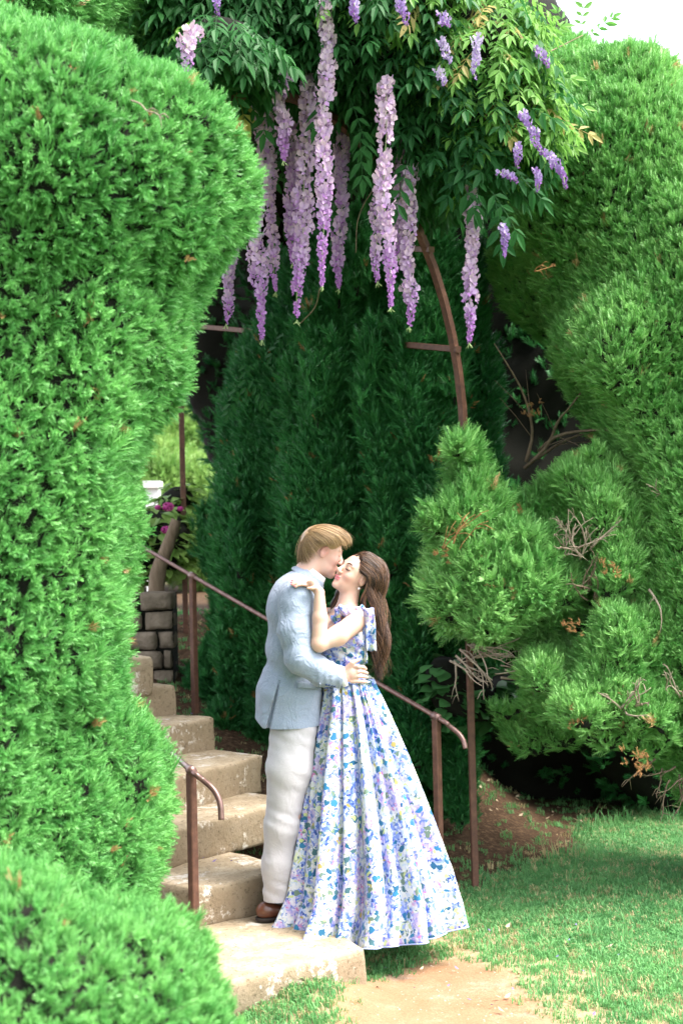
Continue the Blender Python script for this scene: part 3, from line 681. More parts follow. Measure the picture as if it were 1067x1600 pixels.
def garland(label, path, wpx, tones=(0.30, .38, .80), n_per_m=190, size=.027, green_tip=True, mat='petal', cat='flower', group='hanging lilac wisteria clusters', tip=.28, dens_gap=None, seed=0):
    rg = random.Random(seed*13+5); pts = spline([P(*p) for p in path], 80); tt_ = np.linspace(0, 1, 80); pts = pts+np.stack([.014*np.sin(tt_*9+seed*1.7)*np.sin(tt_*4+seed), .01*np.sin(tt_*7+seed), 0*tt_], 1)*min(wpx/30, 1); seg = np.r_[0, np.cumsum(np.linalg.norm(np.diff(pts, axis=0), axis=1))]; L = seg[-1]
    root = empty('wisteria_flower', pts[0], label, cat, group)
    Vv, Ff = tube(pts[::4], .0022, 4); link('stem', me_from('stem', Vv, Ff, M['bud']), root)
    sc_ = FPX/path[0][2]; R0 = wpx/2/sc_
    mb = MB(); tn = []; n = int(L*n_per_m)
    gaps = [(rg.random(), rg.uniform(.008, .02)) for _ in range(3)]
    for i in range(n):
        f = (i+rg.random())/n
        if any(abs(f-g0) < gw for g0, gw in gaps) and rg.random() < .75: continue
        k = np.interp(f*L, seg, np.arange(80)); i0 = min(int(k), 78); c = Vector(pts[i0]*(1-(k-i0))+pts[i0+1]*(k-i0))
        prof = min(1, (f/.05)**.5 if f < .05 else 1)*(1 if f < 1-tip else max(.22, ((1-f)/tip)**.8)); prof *= .80+.32*math.sin(f*L*30+seed)*math.sin(f*L*13+seed*2)+rg.uniform(-.12, .2)
        a = i*2.39996+rg.uniform(-.3, .3); rr_ = R0*prof*rg.uniform(.45, .85)
        d = Vector((math.cos(a), math.sin(a), -.35+rg.uniform(-.5, .4)))
        s = size*(1 if f < 1-tip else .45+.55*((1-f)/tip))*rg.uniform(.8, 1.15)
        t_ = tones[0]*(1-f)+tones[1]*f+rg.uniform(-.22, .22)
        if f > 1-tip: t_ = t_+(tones[2]-t_)*((f-1+tip)/tip)**.7
        floret(mb, tn, c+Vector((math.cos(a), math.sin(a), 0))*max(rr_-s*.4, 0), d, s, rg, t_)
    me = me_from('florets', mb.V, mb.F, M[mat], None, False); at = me.attributes.new('tone', 'FLOAT', 'POINT'); at.data.foreach_set('value', np.clip(np.array(tn, dtype=np.float32), 0, 1))
    tag(link('florets', me, root), kind='stuff')
    if green_tip:
        mb = MB(); e = Vector(pts[-1])
        for k in range(6):
            d = Vector((rg.uniform(-.6, .6), rg.uniform(-.6, .6), -1)).normalized(); V_, F_ = tube([e, e+d*.012, e+d*rg.uniform(.02, .035)+Vector((rg.uniform(-.01, .01), 0, 0))], [.0015, .001, .0025], 4); mb.add(V_, F_)
        mb.build('bud_tip', M['bud'], root)
    return root
GL = [
 ('short pale cluster high at left, its foot hidden by the clipped hedge', [(299, 40, 6.2), (296, 70, 6.2), (294, 112, 6.2)], 32),
 ('short cluster bending left beside the hedge top, second from the left among the upper clusters', [(446, 108, 6.7), (437, 165, 6.7), (446, 200, 6.7), (439, 250, 6.7)], 30),
 ('long cluster against the left hedge edge, its thin violet tip touching the tie bar', [(415, 150, 7.1), (412, 260, 7.1), (400, 380, 7.1), (409, 530, 7.1)], 40),
 ('thin cluster tucked just right behind the long cluster at the hedge edge', [(424, 235, 7.35), (425, 360, 7.35), (429, 455, 7.35)], 22),
 ('faded cluster peeping out lowest behind the hedge at far left', [(364, 330, 7.5), (358, 420, 7.5), (354, 506, 7.5)], 24),
 ('wide cluster left of the tallest one, ending in a narrow crooked tip', [(483, 118, 6.9), (478, 240, 6.9), (468, 380, 6.9), (466, 500, 6.9)], 40),
 ('dim narrow cluster half hidden behind the wide one', [(458, 195, 7.3), (455, 300, 7.3), (458, 410, 7.3)], 26),
 ('tallest cluster dropping from the very top edge of the picture', [(509, 0, 6.6), (507, 130, 6.6), (506, 300, 6.6), (508, 445, 6.6)], 31),
 ('dim cluster just right of the tallest one, tip curling left', [(532, 205, 7.3), (533, 320, 7.3), (528, 450, 7.3)], 27),
 ('brightest thick white and lilac cluster, centre of the right-hand trio', [(604, 122, 6.6), (601, 220, 6.6), (606, 350, 6.6), (612, 480, 6.6)], 33),
 ('narrow cluster with violet foot on the left of the bright trio', [(598, 262, 6.9), (590, 350, 6.9), (587, 440, 6.9)], 24),
 ('cluster beside the curve of the arch, right of the bright trio', [(644, 262, 6.9), (638, 380, 6.9), (638, 510, 6.9)], 28),
 ('cluster fused to the right flank of the brightest one', [(626, 215, 7.0), (626, 300, 7.0), (620, 400, 7.0)], 24),
 ('single slender cluster hanging alone right of the iron arch', [(742, 228, 6.9), (738, 330, 6.9), (734, 430, 6.9), (732, 535, 6.9)], 26),
]
for i, (lb, path, wd) in enumerate(GL):
    dim = 'dim' in lb or 'faded' in lb
    garland(lb, path, wd, seed=i, tip=.2 if wd < 30 else .3, tones=(.35, .5, .95) if dim else (.15, .38, .95), size=.036 if wd > 25 else .030)
PR = [([(838, 75, 7.0), (848, 92, 7.0), (858, 106, 7.0)], 20, 'violet raceme pointing right from an arching shoot'),
      ([(816, 175, 6.8), (832, 210, 6.8), (846, 243, 6.8)], 22, 'upper half of the leaning pair of violet racemes at the canopy edge'),
      ([(848, 236, 6.8), (870, 262, 6.8), (888, 295, 6.8)], 24, 'lower half of the leaning pair of violet racemes at the canopy edge'),
      ([(744, 55, 6.8), (742, 95, 6.8), (742, 125, 6.8)], 24, 'violet raceme in the middle of the pale backlit leaves'),
      ([(690, 18, 6.8), (695, 35, 6.8), (704, 42, 6.8)], 22, 'plum raceme tucked under the top leaves'),
      ([(338, -15, 6.7), (340, 5, 6.7), (341, 24, 6.7)], 18, 'small bluish raceme at the top left of the dark leaves'),
      ([(552, -5, 6.6), (554, 15, 6.6), (556, 36, 6.6)], 16, 'small whitish raceme right of the tallest cluster'),
      ([(622, -10, 6.6), (630, 18, 6.6), (634, 40, 6.6)], 22, 'whitish fading raceme above the bright trio'),
      ([(690, 60, 6.8), (696, 80, 6.8), (700, 100, 6.8)], 24, 'pale blue raceme above dark leaves'),
      ([(684, 108, 6.85), (690, 122, 6.85), (693, 135, 6.85)], 18, 'small dusky raceme below the pale blue one'),
      ([(838, 262, 6.9), (840, 280, 6.9), (839, 300, 6.9)], 14, 'small plum raceme dangling under the canopy edge'),
      ([(782, 268, 6.9), (798, 278, 6.9), (810, 285, 6.9)], 18, 'sideways raceme low in the right canopy'),
      ([(806, 225, 6.9), (808, 245, 6.9), (810, 262, 6.9)], 16, 'dusky raceme left of the leaning pair'),
      ([(785, 352, 7.0), (789, 375, 7.0), (788, 402, 7.0)], 14, 'dried brownish raceme hanging in front of the black gap')]
for i, (path, wd, lb) in enumerate(PR):
    path = [(a_, b_, c_-.42) for a_, b_, c_ in path]
    pale = 'white' in lb or 'pale' in lb
    garland(lb, path, wd, seed=40+i, tones=(.0, .1, .4) if pale else (.35, .45, .75), size=.021, n_per_m=250, green_tip=False, mat='petal_tip', group='small purple wisteria racemes', tip=.5)
# ------------------------------------------------------------------ garden beyond the steps, left gap
ws = empty('stone_wall', (P(245, 1000, 10.0).x, 10.0, .3), 'rough dark stone retaining wall above the top step', 'wall')
M['wstone'] = simple('wall_stone', [(.25, (.10, .08, .055)), (.6, (.24, .19, .14)), (.85, (.38, .32, .25))], 7, .95, bs=.8, bd=.02)
r = random.Random(3); zt = P(245, 925, 10.0).z; rows = 7; hh = .135
for k in range(rows):
    xx = P(130, 1000, 10).x + (k % 2)*.08
    while xx < P(272, 1000, 10).x-.02:
        wd = r.uniform(.16, .30); wd = min(wd, P(274, 1000, 10).x-xx)
        if wd < .05: break
        z1 = zt-k*hh; z0 = z1-hh*.985; yj = r.uniform(-.02, .03)
        V8 = [Vector((a_, 9.9+yj+b_, c_)) for a_ in (xx+.002, xx+wd-.002) for b_ in (0, .25) for c_ in (z0, z1)]
        Vs, Fs = rough_block(V8, 100+k*10+int(xx*10), n=(5, 3, 4), amp=.012, rnd=.012)
        link('stone', me_from('stone', Vs, Fs, M['wstone']), ws); xx += wd
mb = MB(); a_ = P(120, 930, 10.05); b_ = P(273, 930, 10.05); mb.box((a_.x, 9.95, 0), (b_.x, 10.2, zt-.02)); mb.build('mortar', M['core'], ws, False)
tr = empty('tree_stump', P(245, 925, 10.1), 'leaning sawn tree trunk on top of the stone wall', 'trunk')
q = spline([P(244, 930, 10.1), P(248, 890, 10.1), P(262, 855, 10.1), P(276, 812, 10.1)], 14); V, F = tube(q, list(np.linspace(.062, .038, 14)), 10)
V = [v+Vector([.008*float(vnoise(np.array([[v.x*30, v.y*30, v.z*14]]))[0])]*3) for v in V]; link('trunk', me_from('trunk', V, F, M['bark']), tr)
hy = empty('hydrangea', (P(255, 860, 10.8).x, 10.8, P(255, 930, 10.8).z), 'hydrangea bush with magenta flower heads seen through the left gap', 'bush')
def ovate(name, mat, L=.13, wf=.32):
    V = []; F = []
    for i, (t_, w_) in enumerate([(0, .05), (.2, .7), (.45, 1), (.7, .75), (.9, .3), (1, .02)]):
        for s in (-1, 0, 1): V.append((s*w_*L*wf, t_*L, -L*.25*t_*t_+abs(s)*w_*L*.08))
    for i in range(5):
        for s in range(2): a_ = i*3+s; F.append((a_, a_+1, a_+4, a_+3))
    return me_from(name, V, F, mat)
OV = [ovate('broad_leaf', M['garden'])]; OB = [ovate('dark_broad_leaf', M['broad'], .11, .5)]
V, F = blob_surface([(255, 850, 10.8, .22, .25, .24), (205, 860, 10.9, .2, .25, .28), (280, 800, 11.2, .14, .2, .2)], h=.06, amp=.03, seed=61)
tag(link('shade_core', me_from('shade_core', V, F, M['core']), hy), kind='stuff')
leafy(hy, V, F, OV, 900, 140, 9, droop=.1, smn=.7, smx=1.2)
M['mag'] = petal_mat('magenta_petal', (.62, .08, .35), (.50, .04, .26), (.30, .02, .16))
for (px, py, rr_) in [(263, 792, .042), (247, 793, .02), (260, 828, .035), (205, 838, .03), (282, 795, .02)]:
    mb = MB(); tn = []; c = P(px, py, 10.55)
    for k in range(110):
        d = Vector((random.gauss(0, 1), random.gauss(0, 1), random.gauss(0, 1))).normalized(); x_ = d.orthogonal().normalized(); y_ = d.cross(x_); s = .010
        o = c+Vector((d.x, d.y, d.z*.75))*rr_; mb.add([o+x_*s+d*.003, o+y_*s, o-x_*s+d*.003, o-y_*s], [(0, 1, 2, 3)]); tn += [random.random()]*4
    me = me_from('flower_head', mb.V, mb.F, M['mag'], None, False); at = me.attributes.new('tone', 'FLOAT', 'POINT'); at.data.foreach_set('value', np.array(tn, dtype=np.float32)); link('flower_head', me, hy)
M['white'] = simple('white_paint', [(0, (.70, .70, .68)), (1, (.82, .82, .80))], 5, .6, bs=.05)
mb = MB(); c = P(240, 750, 17); mb.box((c.x-.09, 16.9, .9), (c.x+.07, 17.15, 2.62)); mb.box((c.x-.11, 16.85, 2.62), (c.x+.09, 17.2, 2.7)); mb.box((c.x-.11, 16.85, .8), (c.x+.09, 17.2, .95))
o = link('garden_pillar', me_from('garden_pillar', mb.V, mb.F, M['white'], smooth=False)); tag(o, 'white painted pillar blurred behind the hydrangea', 'pillar')
gb = hedge('garden_shrub', 'sunlit pale green shrubbery far behind the left gap', 'shrub', [(250, 730, 20, 1.2, .8, 1.3), (150, 800, 19, 1.3, .8, .9), (330, 820, 18, .8, .8, .6)], [spray_mesh('spray_garden_source', M['garden'], 21, L=.3)], dens=220, amp=.3, freq=1.2, h=.2, seed=62)
V, F = tube([P(140, 808, 10.6), P(212, 812, 10.3)], .02, 6); o = link('plank_rail', me_from('plank_rail', V, F, M['rust'])); tag(o, 'short rusty orange rail end poking from the hedge before the hydrangea', 'rail')
# broad leaved shrub in the dark under the right hedge
bs_ = empty('broadleaf_shrub', (P(760, 1100, 9.3).x, 9.3, 0), 'low shrub of broad mallow like leaves in the shade behind the rusty post', 'shrub')
V, F = blob_surface([(725, 1080, 8.15, .16, .12, .17), (790, 1095, 8.4, .20, .2, .14), (690, 1055, 8.1, .08, .1, .12)], h=.06, amp=.03, seed=71)
leafy(bs_, V, F, OB, 260, 150, 12, droop=.15, smn=.6, smx=1.1, inset=.06)
tag(link('shade_core', me_from('shade_core', V*.0+V, F, M['core']), bs_), kind='stuff')
# bare twigs in the juniper
def twigs(parent, c, n, spread, L, seed, mat='dead', r0=.008, dirn=(0, -.4, .5), name='bare_twig'):
    rg = random.Random(seed)
    for k in range(n):
        o = P(*c)+Vector((rg.uniform(-1, 1)*spread, rg.uniform(-.5, .5)*spread, rg.uniform(-1, 1)*spread*.6))
        d = (Vector(dirn)+Vector((rg.uniform(-.8, .8), rg.uniform(-.5, .3), rg.uniform(-.6, .6)))).normalized()
        pts = [o]; dd = d.copy()
        for j in range(5):
            dd = (dd+Vector((rg.uniform(-.5, .5), rg.uniform(-.4, .4), rg.uniform(-.5, .5)))*.7).normalized(); pts.append(pts[-1]+dd*L*rg.uniform(.12, .25))
        mb = MB(); V_, F_ = tube(spline(pts, 12), list(np.linspace(r0*rg.uniform(.6, 1.2), .0018, 12)), 5); mb.add(V_, F_)
        for j in range(3):
            b0 = pts[rg.randrange(1, 5)]; e = b0+(dd+Vector((rg.uniform(-1, 1), rg.uniform(-1, 1), rg.uniform(-1, 1)))).normalized()*L*.3
            V_, F_ = tube([b0, b0.lerp(e, .5)+Vector((0, 0, .01)), e], [.003, .0022, .001], 4); mb.add(V_, F_)
        mb.build(name, M[mat], parent)
twigs(hk, (900, 860, 7.4), 16, .09, .22, 1, r0=.006); twigs(hk, (915, 925, 7.4), 8, .08, .22, 2, 'bark', r0=.007)
twigs(hn, (985, 1110, 7.12), 7, .05, .2, 3, r0=.006); twigs(hj, (725, 1020, 7.6), 16, .09, .26, 4, dirn=(.8, -.1, -.5), r0=.007); twigs(hj, (795, 1050, 7.6), 14, .09, .24, 5, dirn=(.9, -.1, .1), r0=.007)
twigs(hn, (1055, 1090, 7.2), 4, .04, .18, 6, r0=.006); twigs(hr, (1060, 775, 7.35), 6, .05, .2, 7, r0=.005); twigs(hr, (1015, 920, 7.3), 1, .01, .28, 8, dirn=(-.2, -.2, -1), r0=.010)
twigs(hj, (820, 720, 8.3), 4, .1, 1.0, 9, 'bark', .012, dirn=(.1, -.1, 1)); twigs(hn, (1050, 1200, 7.5), 9, .10, .25, 10, 'bark', .006, dirn=(-.3, -.2, -.8))
twigs(hl, (205, 158, 4.35), 1, .005, .16, 11, 'dead', .005, dirn=(.9, -.1, -.5))
twigs(hr, (835, 425, 7.6), 2, .02, .14, 12, 'deadfol', .004, dirn=(.8, 0, .3)); twigs(hj, (700, 860, 7.4), 4, .06, .3, 13, 'deadfol', .004, dirn=(0, -.2, 1))
# dead orange foliage clumps
DF = [spray_mesh('dead_spray_source', M['deadfol'], 77, L=.07)]
for (root, spots) in ((hj, [(828, 640, 8.0), (800, 800, 7.6), (690, 870, 7.45), (782, 815, 7.6)]), (hn, [(985, 1180, 6.98), (900, 1120, 7.1), (1005, 1190, 7.0)]), (hk, [(955, 895, 7.18), (890, 985, 7.2)])):
    for s_ in spots:
        for k in range(7):
            o = bpy.data.objects.new('dead_sprig', DF[0].data); COL.objects.link(o); o.parent = root
            o.location = P(*s_)-Vector(root.location)+Vector((random.uniform(-.05, .05), random.uniform(-.04, .02), random.uniform(-.05, .05))); o.rotation_euler = (random.uniform(.3, 2.5), 0, random.uniform(0, 6.3)); o.scale = [random.uniform(.35, .7)]*3
# fallen petals and leaves on steps and lawn
M['fallen'] = simple('fallen_petal', [(0, (.12, .08, .30)), (1, (.30, .22, .55))], 9, .7, bs=0)
M['fleaf'] = simple('fallen_leaf', [(.2, (.30, .20, .10)), (.8, (.62, .52, .38))], 9, .8, bs=0)
peb = MB()
for k in range(260):
    px, py = random.gauss(690, 110), random.uniform(1475, 1600); q = PZ(px, py, .0); q.z = float(terrain(np.array([q.x]), np.array([q.y]))[0]); s = random.uniform(.0015, .006)
    V_ = [q+Vector((math.cos(a_)*s*random.uniform(.7, 1.2), math.sin(a_)*s*random.uniform(.7, 1.2), 0)) for a_ in (0, 1.25, 2.5, 3.8, 5.0)]+[q+Vector((0, 0, s*.7))]
    peb.add(V_, [(i_, (i_+1) % 5, 5) for i_ in range(5)])
M['pebble'] = simple('pebble', [(.2, (.22, .15, .10)), (.8, (.55, .45, .36))], 60, .9, bs=0)
tag(peb.build('pebbles', M['pebble'], None, False), 'small pebbles and grit on the sandy patch', 'pebbles', kind='stuff')
fp = []
for (px, py, z) in [(340, 1240, .545), (318, 1340, .365), (335, 1345, .365), (362, 1345, .365), (372, 1347, .365), (300, 1115, .905), (325, 1165, .73)]: fp.append((PZ(px, py, z+.006), 'fallen'))
for k in range(46):
    px, py = random.uniform(590, 1060), random.uniform(1300, 1590); fp.append((PZ(px, py, .02), 'fallen' if k % 2 else 'fleaf'))
for k in range(60):
    px, py = random.uniform(690, 960), random.uniform(1215, 1330); q = PZ(px, py, .0); fp.append((Vector((q.x, q.y, float(terrain(np.array([q.x]), np.array([q.y]))[0])+.012)), 'fleaf'))
mbs = {'fallen': MB(), 'fleaf': MB()}
for q, mm in fp:
    a_ = random.uniform(0, 6.3); s = random.uniform(.006, .012)*(1 if mm == 'fallen' else 1.7); d = Vector((math.cos(a_), math.sin(a_), .2))*s; e = Vector((-d.y, d.x, .3*s))*.6
    mbs[mm].add([q-d, q+e, q+d+Vector((0, 0, s*.5)), q-e], [(0, 1, 2), (0, 2, 3)])
for mm, nme, lb in (('fallen', 'fallen_petals', 'tiny violet petals scattered on steps and lawn'), ('fleaf', 'fallen_leaves', 'tan dry leaf scraps scattered over lawn and soil')):
    o = mbs[mm].build(nme, M[mm], None, False); tag(o, lb, 'petals' if mm == 'fallen' else 'leaves', kind='stuff')
# ------------------------------------------------------------------ the couple
Y0 = 6.6
def W(px, py, dy=0.0): return np.array(P(px, py, Y0+dy))
def rotm(a, b, c):
    return np.array(Matrix.Rotation(math.radians(a), 3, 'Z') @ Matrix.Rotation(math.radians(b), 3, 'Y') @ Matrix.Rotation(math.radians(c), 3, 'X'))
def skin_mat(name, c1, c2):
    m, t, b = new_mat(name); pos = t.nodes.new('ShaderNodeNewGeometry').outputs['Position']
    c = mixc(t, noise(t, pos, 14, 4), c1, c2); at = t.nodes.new('ShaderNodeAttribute'); at.attribute_name = 'blush'
    c = mixc(t, at.outputs['Fac'], c, (.62, .20, .17)); t.links.new(c, b.inputs['Base Color']); b.inputs['Roughness'].default_value = .48
    b.inputs['Subsurface Weight'].default_value = .25; b.inputs['Subsurface Radius'].default_value = (1, .35, .2); b.inputs['Subsurface Scale'].default_value = .006; b.inputs['Specular IOR Level'].default_value = .35
    return m
M['skin_m'] = skin_mat('man_skin', (.60, .37, .29), (.68, .44, .35)); M['skin_w'] = skin_mat('woman_skin', (.62, .375, .275), (.68, .435, .335))
def hair_mat(name, c1, c2, c3):
    m, t, b = new_mat(name); at = t.nodes.new('ShaderNodeAttribute'); at.attribute_name = 'tone'
    r = ramp(t, [(0, c1), (.5, c2), (1, c3)]); t.links.new(at.outputs['Fac'], r.inputs[0]); t.links.new(r.outputs[0], b.inputs['Base Color'])
    b.inputs['Roughness'].default_value = .38; b.inputs['Specular IOR Level'].default_value = .5; return m
M['hair_m'] = hair_mat('blond_hair', (.13, .075, .035), (.33, .20, .095), (.58, .40, .21)); M['hair_w'] = hair_mat('brown_hair', (.016, .008, .005), (.055, .026, .016), (.22, .11, .055))
def linen(name, c1, c2, sc_=260, crease=.25):
    m, t, b = new_mat(name); v = coords(t); v1 = coords(t, (1, 1, 9)); v2 = coords(t, (9, 9, 1))
    f1 = noise(t, v1, sc_, 2, .6); f2 = noise(t, v2, sc_, 2, .6); ad = N(t, 'ShaderNodeMath', operation='ADD'); t.links.new(f1, ad.inputs[0]); t.links.new(f2, ad.inputs[1])
    mr = N(t, 'ShaderNodeMapRange'); mr.inputs[1].default_value = .75; mr.inputs[2].default_value = 1.25; t.links.new(ad.outputs[0], mr.inputs[0])
    t.links.new(mixc(t, mr.outputs[0], c1, c2), b.inputs['Base Color']); b.inputs['Roughness'].default_value = .85; b.inputs['Specular IOR Level'].default_value = .15
    b.inputs['Sheen Weight'].default_value = .2
    r1_ = ramp(t, [(.40, (0, 0, 0)), (.5, (1, 1, 1)), (.60, (0, 0, 0))]); t.links.new(noise(t, coords(t, (1, 1, .7)), 9, 2, .5, 1.8), r1_.inputs[0])
    r2_ = ramp(t, [(.44, (0, 0, 0)), (.5, (1, 1, 1)), (.56, (0, 0, 0))]); t.links.new(noise(t, coords(t, (1, 1, .8)), 19, 3, .5, 1.2), r2_.inputs[0])
    hh_ = N(t, 'ShaderNodeMath', operation='MULTIPLY_ADD'); t.links.new(r2_.outputs[0], hh_.inputs[0]); hh_.inputs[1].default_value = .4; t.links.new(r1_.outputs[0], hh_.inputs[2])
    bump(t, b, hh_.outputs[0], crease*.42, .006); return m
M['jacket'] = linen('blue_linen', (.215, .265, .355), (.345, .39, .475), 150, .9); M['trouser'] = linen('stone_cotton', (.43, .405, .42), (.55, .525, .54), 240, .35)
M['shirt'] = simple('white_shirt', [(0, (.78, .79, .82)), (1, (.86, .86, .88))], 10, .8, bs=.1); M['shoe'] = simple('brown_leather', [(0, (.07, .022, .012)), (1, (.17, .06, .03))], 12, .28, bs=.08, spec=.6)
M['sole'] = simple('shoe_sole', [(0, (.015, .012, .01)), (1, (.04, .03, .025))], 12, .8); M['button'] = simple('navy_button', [(0, (.03, .05, .12)), (1, (.06, .09, .2))], 10, .3, bs=0)
M['lash'] = simple('lash', [(0, (.01, .006, .005)), (1, (.03, .015, .01))], 10, .6, bs=0); M['pearl'] = simple('pearl', [(0, (.8, .77, .72)), (1, (.85, .82, .8))], 10, .15, bs=0)
M['lip_w'] = simple('rose_lip', [(0, (.62, .16, .17)), (1, (.70, .24, .24))], 10, .35, bs=0); M['lip_m'] = simple('pale_lip', [(0, (.58, .27, .22)), (1, (.64, .32, .27))], 10, .45, bs=0)
M['brow_m'] = simple('sandy_brow', [(0, (.22, .12, .06)), (1, (.32, .2, .1))], 10, .7, bs=0); M['nail'] = simple('nail', [(0, (.62, .18, .20)), (1, (.68, .25, .25))], 10, .25, bs=0)
# floral print
m, t, b = new_mat('floral_print'); v = coords(t)
nd = N(t, 'ShaderNodeTexNoise'); nd.inputs['Scale'].default_value = 30; nd.inputs['Detail'].default_value = 3; t.links.new(v, nd.inputs['Vector'])
sb = N(t, 'ShaderNodeVectorMath', operation='SUBTRACT'); t.links.new(nd.outputs['Color'], sb.inputs[0]); sb.inputs[1].default_value = (.5, .5, .5)
sc2 = N(t, 'ShaderNodeVectorMath', operation='SCALE'); sc2.inputs['Scale'].default_value = .045; t.links.new(sb.outputs[0], sc2.inputs[0])
wv = N(t, 'ShaderNodeVectorMath', operation='ADD'); t.links.new(v, wv.inputs[0]); t.links.new(sc2.outputs[0], wv.inputs[1]); wv = wv.outputs[0]
def voro(scale, vec=wv):
    n = N(t, 'ShaderNodeTexVoronoi'); n.inputs['Scale'].default_value = scale; t.links.new(vec, n.inputs['Vector'])
    s = t.nodes.new('ShaderNodeSeparateColor'); t.links.new(n.outputs['Color'], s.inputs[0]); return n.outputs['Distance'], s.outputs[0], s.outputs[1], s.outputs[2]
d1, r1, g1, b1 = voro(88); d2, r2, g2, b2 = voro(34); d3, r3, g3, b3 = voro(46)
blue = ramp(t, [(0, (.66, .68, .76)), (.12, (.44, .52, .76)), (.32, (.24, .33, .68)), (.54, (.11, .19, .58)), (.72, (.04, .09, .36)), (.82, (.62, .65, .74)), (.92, (.42, .34, .66))], 'CONSTANT')
lil = ramp(t, [(0, (.68, .66, .72)), (.20, (.50, .42, .68)), (.44, (.33, .32, .66)), (.62, (.15, .20, .54)), (.74, (.60, .52, .68)), (.93, (.58, .20, .40))], 'CONSTANT')
wht = ramp(t, [(0, (.70, .70, .72)), (.26, (.52, .60, .72)), (.46, (.70, .72, .66)), (.58, (.26, .36, .62)), (.70, (.50, .56, .34)), (.79, (.12, .20, .24)), (.86, (.75, .75, .76))], 'CONSTANT')
for q in (blue, lil, wht): t.links.new(r1, q.inputs[0])
m1_ = ramp(t, [(.45, (0, 0, 0)), (.52, (1, 1, 1))]); t.links.new(noise(t, v, 7.5, 2, .5), m1_.inputs[0])
m2_ = ramp(t, [(.50, (0, 0, 0)), (.55, (1, 1, 1))]); t.links.new(noise(t, coords(t, (1.2, 1, 1.1)), 9.5, 2, .5), m2_.inputs[0])
c = mixc(t, m1_.outputs[0], lil.outputs[0], blue.outputs[0]); c = mixc(t, m2_.outputs[0], c, wht.outputs[0])
def thr(x_, v_, op='GREATER_THAN'): g = N(t, 'ShaderNodeMath', operation=op); g.inputs[1].default_value = v_; t.links.new(x_, g.inputs[0]); return g.outputs[0]
def mulm(a_, b_): g = N(t, 'ShaderNodeMath', operation='MULTIPLY'); t.links.new(a_, g.inputs[0]); t.links.new(b_, g.inputs[1]); return g.outputs[0]
leafc = ramp(t, [(0, (.02, .13, .24)), (.3, (.07, .17, .20)), (.55, (.16, .24, .17)), (.8, (.03, .20, .38))], 'CONSTANT'); t.links.new(g2, leafc.inputs[0])
c = mixc(t, mulm(thr(r2, .73), thr(d2, .50, 'LESS_THAN')), c, leafc.outputs[0])
yel = ramp(t, [(0, (.55, .62, .26)), (.6, (.72, .78, .50)), (.85, (.45, .36, .10))], 'CONSTANT'); t.links.new(g3, yel.inputs[0])
c = mixc(t, mulm(thr(r3, .84), thr(d3, .44, 'LESS_THAN')), c, yel.outputs[0])
c = mixc(t, 1.0, c, (.88, .88, .90), 'MULTIPLY'); t.links.new(c, b.inputs['Base Color']); b.inputs['Roughness'].default_value = .6; b.inputs['Specular IOR Level'].default_value = .25; b.inputs['Sheen Weight'].default_value = .1
bump(t, b, noise(t, coords(t, (1, 1, .25)), 22, 4, .6), .25, .01); M['print'] = m

def head_sdf(q, female):
    """canonical head facing +x, metres"""
    d = ell(q, (-.018, 0, .032), (.096, .074, .088))
    d = smin(d, ell(q, (.030, 0, -.018), (.054, .056, .088)), .035)
    d = smin(d, ell(q, (.030, 0, -.070), (.052, .045 if female else .050, .034)), .025)
    d = smin(d, ell(q, (.072, 0, -.094), (.018, .018 if female else .022, .016)), .02)
    for s in (1, -1):
        d = smin(d, ell(q, (.052, s*.034, -.026), (.026, .022, .022)), .02)        # cheeks
        d = smax(d, -ell(q, (.094, s*.031, .012), (.016, .018, .012)), .016)        # eye sockets
        d = smin(d, ell(q, (.070, s*.031, .010), (.014, .016, .012)), .004)         # closed lids
        d = smin(d, cap(q, (.080, s*.012, .028), (.070, s*.044, .030), .008, .007), .012)
        d = smin(d, ell(q, (.097, s*.011, -.026), (.010, .007, .008)), .006)
        e = ell(q, (-.006, s*.076, -.004), (.020, .008, .031), np.array(Matrix.Rotation(.25, 3, 'Y')))
        e = smax(e, -ell(q, (-.003, s*.086, .000), (.011, .007, .018)), .005); d = smin(d, e, .006)
    d = smin(d, cap(q, (.080, 0, .020), (.106, 0, -.020), .008, .0105), .010)
    d = smin(d, ell(q, (.090, 0, -.0500), (.010, .022, .0062)), .006); d = smin(d, ell(q, (.087, 0, -.0625), (.010, .019, .0065)), .006)
    d = smax(d, -ell(q, (.101, 0, -.0562), (.010, .020, .0012)), .003)
    return d
HM = dict(C=W(504.5, 863.5, .035), R=rotm(8, 20, -6), s=.95)
HW = dict(C=W(553.8, 898.5, -.015), R=rotm(222, -27, -20), s=.90)
def inhead(Q, H): return (Q-H['C']) @ H['R']/H['s']
def outh(p, H): return H['C'] + H['R'] @ (np.asarray(p, dtype=float)*H['s'])
def person_mesh(fn_hi, box_hi, fn_lo, box_lo, mat, lipmat, H, h1=.004, h2=.014, blush=None):
    V1, F1 = nets(fn_hi, *box_hi, h1); V2, F2 = nets(fn_lo, *box_lo, h2)
    V = np.concatenate([V1, V2]); F = np.concatenate([F1, F2+len(V1)])
    q = inhead(V, H); fc = q[F].mean(1)
    lip = (fc[:, 0] > .083) & (np.abs(fc[:, 1]) < .019) & (fc[:, 2] < -.0455) & (fc[:, 2] > -.0680)
    me = me_from('body', V, F, [mat, lipmat], lip.astype(int)); bl = np.zeros(len(V))
    for c_, r_, a_ in ([((.062, .044, -.03), .03, .35), ((.062, -.044, -.03), .03, .35), ((.107, 0, -.022), .02, .25), ((0, -.08, 0), .035, .35), ((0, .08, 0), .035, .35)]):
        bl = np.maximum(bl, a_*np.exp(-((q-np.array(c_))**2).sum(1)/r_**2))
    a = me.attributes.new('blush', 'FLOAT', 'POINT'); a.data.foreach_set('value', bl.astype(np.float32)); return me
